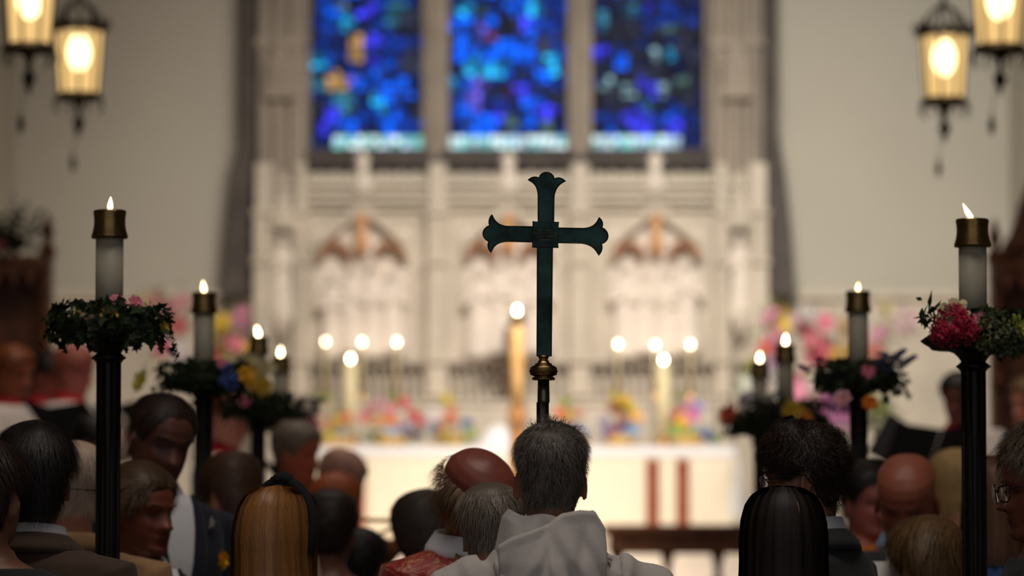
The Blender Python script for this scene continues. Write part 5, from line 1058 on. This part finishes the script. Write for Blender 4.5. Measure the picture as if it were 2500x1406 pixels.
# --- far congregation
cr = person('person in a cream coat with fair brown hair, behind the bald man on the right', P(2335, 1200, 13.6), 0, 170, pitch=10, hs=1.05, skin=(190, 130, 100), vox=.01, jacket=cloth_mat('cream coat', (196, 172, 140)), shoulders=1.1)
do_short(cr, hm('sand fair hair', (206, 176, 120)), (.8, .7, .6), 2500, lambda t, th: .015+.012*t, .04, HLm, seed=151); 
hb2 = MB(); hb2.tube([(.098*math.sin(t), .02-.01*math.cos(t), .01+.125*math.cos(t)) for t in np.linspace(-1.9, 1.9, 30)], .008, 8); hairpart(cr, hb2, hbm, 'headband', True)
og = person('person with an orange scarf and pinkish face, just left of the bald man', P(2122, 1225, 12.9), 0, 20, pitch=6, hs=1.0, skin=(176, 104, 92), vox=.01, jacket=cloth_mat('pale grey blouse', (190, 190, 196)))
do_short(og, black_hair, (.9, .8, .7), 2500, lambda t, th: .014+.012*t, .04, HL, seed=161)
sc_ = MB(); sc_.tube([(.085*math.sin(t), .0-.085*math.cos(t), 1.47*og.zf+.012*math.sin(3*t)) for t in np.linspace(0, 2*PI, 30)], .028, 12); sc_.tube([(.03, -.10, 1.46*og.zf), (.06, -.15, 1.36*og.zf), (.05, -.16, 1.2*og.zf)], [.03, .035, .025], 12); part('scarf', sc_, cloth_mat('orange scarf', (206, 110, 40)), og.t)
cm = person('person in a cream jacket with bowed brown hair, left of the blond hair', P(566, 1215, 12.6), 0, 205, yaw=10, pitch=26, hs=1.05, skin=(170, 110, 90), vox=.01, jacket=cloth_mat('ivory jacket', (196, 178, 156)), shoulders=1.15)
do_short(cm, hm('mid brown hair', (88, 62, 46)), (.7, .6, .5), 2500, lambda t, th: .015+.01*t, .04, HLm, seed=171)
dk = person('person in black with dark hair leaning right, behind the bald priest', P(1046, 1312, 12.8), 0, 150, yaw=0, pitch=12, roll=12, hs=1.08, skin=(90, 66, 56), vox=.01, jacket=cloth_mat('soft black suit', (20, 20, 22)), shoulders=1.1)
do_short(dk, hm('smoky dark hair', (70, 62, 56)), (.7, .6, .5), 2500, lambda t, th: .02+.012*t, .04, HLm, seed=181)
def quick(label, px, py, Y, fl, facing, hs, skin, jc, hm_, seed, pitch=8, hv=.012, robe=False, **k):
    q = person(label, P(px, py, Y), fl, facing, pitch=pitch, hs=hs, skin=skin, vox=.011, jacket=None if robe else cloth_mat('cloth %d %d %d' % jc, jc), robe=cloth_mat('cloth %d %d %d' % jc, jc) if robe else None, wseed=seed, **k)
    if hm_: do_short(q, hm_, (.8, .75, .7), 1500, lambda t, th: hv+.01*t, .03, HL, seed=seed, width=.0016)
    return q
quick('person with pale grey hair in a rust orange jumper beyond the left candle stands', 726, 1108, 17.0, 0, 60, 1.1, (196, 104, 74), (176, 84, 52), silver, 201, 6)
quick('person in a rose pink top bowed forward, beyond the blond hair', 832, 1178, 17.6, 0, 100, 1.1, (206, 130, 116), (196, 110, 116), hm('blush fair hair', (206, 160, 140)), 202, 26)
tp_ = quick('person with copper orange hair playing a trumpet left of the altar', 826, 1240, 15.6, 0, 125, 1.05, (196, 110, 76), (120, 66, 44), hm('copper hair', (196, 104, 60)), 203, 0, arms={'L': [(.185, .0, 1.40), (.27, -.17, 1.25), (.05, -.32, 1.50)], 'R': [(-.185, .0, 1.40), (-.27, -.17, 1.25), (-.05, -.36, 1.50)]}, handcurl=.9)
quick('person with round dark hair just right of the blond hair', 806, 1300, 13.6, 0, 175, 1.1, (120, 80, 64), (50, 36, 30), dkbrown, 204, 4)
tq = quick('person in a black suit with a dusty pink stole, low in the blurred middle', 880, 1385, 14.2, 0, 170, 1.05, (150, 96, 80), (20, 20, 24), black_hair, 205, 10)
part('stole', MB().tube([(-.07, .02, 1.49*tq.zf), (-.085, .11, 1.42*tq.zf), (-.10, .15, 1.2*tq.zf), (-.10, .16, .95*tq.zf)], [.02, .03, .032, .034], 10, flat=.3), cloth_mat('dusty pink silk', (176, 110, 130)), tq.t)
# brass instruments among them
def horn(label, px, py, Y, rz, s_):
    c = P(px, py, Y); t = thing('brass_horn', label, 'musical instrument', c, rz)
    part('tubing', MB().tube([(-.28*s_, 0, 0), (-.1*s_, 0, .01), (.12*s_, 0, .0), (.2*s_, 0, -.05*s_), (.12*s_, 0, -.10*s_), (-.14*s_, 0, -.10*s_), (-.2*s_, 0, -.05*s_), (-.12*s_, 0, -.01), (.25*s_, 0, .0)], .009*s_, 10), brass_bright, t)
    part('bell', MB().lathe([(.010*s_, .22*s_), (.014*s_, .32*s_), (.026*s_, .40*s_), (.058*s_, .45*s_), (.062*s_, .452*s_), (.05*s_, .447*s_), (.02*s_, .40*s_)], n=24, axis='X'), brass_bright, t)
    for i in range(3): part('valve', MB().lathe([(.012*s_, -.12*s_), (.012*s_, .03*s_), (.004*s_, .035*s_), (.004*s_, .05*s_), (.011*s_, .052*s_), (.011*s_, .058*s_)], (-.03*s_+i*.032*s_, 0, 0), 12), brass_bright, t)
    return t
hl = horn('gleaming brass trumpet played by the copper haired person in the blurred middle', 905, 1240, 16.4, .3, 1.0)
hl.location = tp_.t.location+Matrix.Rotation(math.radians(125), 3, 'Z')@Vector((0, -.40, tp_.nz+.035)); hl.rotation_euler = (0, .08, math.radians(35))
# ------------------------------------------------------------------ choir with folders
choir_floor = .48; red = mat('scarlet cassock', (176, 16, 26), .8); surp = cloth_mat('white surplice', (232, 222, 214), .85, .03)
def riser(x0, x1, y0, y1, h, label):
    t = tag(part('choir_riser', MB().box((0, 0, h/2), (x1-x0, y1-y0, h)), oak_dark, None, False, bevel=.01), label, 'riser'); t.location = ((x0+x1)/2, (y0+y1)/2, choir_floor); return t
def chorister(label, px, py, Y, fl, facing, hs, skin, hm_, seed, pitch=10, fold_label=None, folder=True, yaw=0):
    q = person(label, P(px, py, Y), fl, facing, yaw=yaw, pitch=pitch, hs=hs, skin=skin, vox=.010, robe=surp, arms=BOOK_ARMS, wseed=seed, handcurl=.45, robe_flare=.5)
    if hm_: do_short(q, hm_, (.8, .75, .7), 1500, lambda t, th: .012+.01*t, .03, HL, seed=seed, width=.0016); brows(q, hm_, 1.4)
    cm_ = MB(); rs = []
    for dr, z in ((.035, 1.455), (.028, 1.475), (.01, 1.50), (.004, 1.515), (.0, 1.50)):
        rs.append([((.066+dr)*math.sin(a), .008-(.068+dr)*math.cos(a), z*q.zf+.01*-math.cos(a)) for a in [2*PI*i/30 for i in range(30)]])
    part('red_collar', cm_.rings(rs, False), red, q.t, solid=.004)
    if folder:
        M = Matrix.Translation(q.t.location) @ Matrix.Rotation(math.radians(facing), 4, 'Z') @ Matrix.Translation((0, -.37, 1.32*q.zf)) @ Matrix.Rotation(-.75, 4, 'X')
        f = thing('music_folder', fold_label, 'folder'); f.matrix_world = M
        for sx in (-1, 1):
            c_ = MB().box((sx*.125, 0, 0), (.24, .012, .32)); c_.xf(Matrix.Rotation(-sx*.22, 4, 'Z')); part('cover', c_, black, f, False)
            p_ = MB().box((sx*.120, .010, 0), (.22, .006, .29)); p_.xf(Matrix.Rotation(-sx*.22, 4, 'Z')); part('pages', p_, paper, f, False)
    return q
riser(-4.9, -1.9, 19.95, 23.2, .30, 'dark low platform under the choir on the left')
riser(1.75, 4.9, 19.95, 21.8, .30, 'dark low platform under the choir on the right')
chorister('person, choir singer in white surplice and red collar at the left edge', 34, 912, 20.3, .78, 55, 1.1, (176, 98, 66), auburn, 301, fold_label='black music folder held by the singer at the left edge')
chorister('person, choir singer with ruddy face and bowed head, second from the left edge', 118, 918, 22.6, .78, 60, 1.08, (176, 92, 78), dkbrown, 302, 18, fold_label='black music folder held by the second singer from the left')
chorister('person, choir singer with pink face just left of the nearest left stand', 182, 908, 21.4, .78, 80, 1.12, (206, 124, 112), hm('reddish hair', (190, 110, 94)), 303, 12, fold_label='black music folder right beside the nearest left stand')
chorister('person, lower choir singer with brown face half hidden by the left stand', 228, 1085, 18.2, 0, 70, 1.0, (140, 76, 50), black_hair, 304, 8, folder=False)
chorister('person, choir singer with pale pink face between the left candle stands', 556, 1022, 19.0+.3, .16, 70, 1.22, (228, 158, 140), auburn, 305, 14, fold_label='black music folder held open between the left candle stands')
chorister('person, choir singer with long dark hair and red collar behind the nearest right stand', 2342, 975, 20.5, .78, -28, 1.1, (130, 76, 62), black_hair, 306, 10, fold_label='large black music folder held by the dark haired singer on the right')
chorister('person, choir singer cut by the right photo edge, pink face', 2512, 985, 21.0, .78, -50, 1.1, (228, 150, 130), tawny, 307, 10, fold_label='black music folder at the far right edge')
mf = thing('music_folder', 'tilted black music folder left of the dark haired singer, above the bald head', 'folder', P(2218, 1100, 20.9)); mf.rotation_euler = (-.5, .35, -.5)
for sx in (-1, 1):
    c_ = MB().box((sx*.10, 0, 0), (.19, .012, .26)); c_.xf(Matrix.Rotation(-sx*.5, 4, 'Z')); part('cover', c_, mat('grey black cover', (34, 32, 36), .6), mf, False)
    p_ = MB().box((sx*.095, .010, 0), (.17, .006, .23)); p_.xf(Matrix.Rotation(-sx*.5, 4, 'Z')); part('pages', p_, paper, mf, False)
# music stand carrying it
zst = P(2218, 1150, 20.9).z
q = P(2218, 1100, 20.9); ms = thing('music_stand', 'slim black music stand carrying the tilted folder', 'music stand', (q.x, 21.02, .78)); msm = MB().tube([(0, 0, .03), (0, 0, q.z-.78-.06)], .012, 8)
part('pole', msm, iron, ms); part('foot', MB().lathe([(.16, 0), (.16, .015), (.03, .04)], n=16), iron, ms); part('desk', MB().box((0, -.03, q.z-.78-.15), (.40, .05, .02)), iron, ms, False)
# reading lamps beyond the bald man
for k_, (px, py) in enumerate(((2134, 1150), (2166, 1148))):
    c = P(px, py, 24.0); t = thing('reading_lamp', 'small glowing lamp on a thin stem beyond the bald head, %s of two' % ('left', 'right')[k_], 'lamp', (c.x, 24.0, .48))
    part('stem', MB().lathe([(.07, 0), (.07, .02), (.012, .05), (.012, c.z-.48-.05)], n=12), brass, t); part('glass_globe', MB().ell((0, 0, c.z-.48), (.035, .035, .035)), mat('lamp globe', (255, 240, 220), .4, emit=(1, .86, .66), estr=(6, 14)[k_]), t) if False else part('glass_globe', MB().ell((0, 0, c.z-.48), (.038, .038, .038)), mat('lamp globe', (255, 240, 220), .4, emit=(1, .86, .66), estr=9), t)
# papers at the bottom right
pp = MB().box((0, 0, 0), (.14, .003, .12)); pp = part('printed_sheet', pp, paper, None, False); pp.location = P(2196, 1418, 10.55); pp.rotation_euler = (-.5, .0, .1); tag(pp, 'white service sheet in front of the tawny haired head', 'paper')
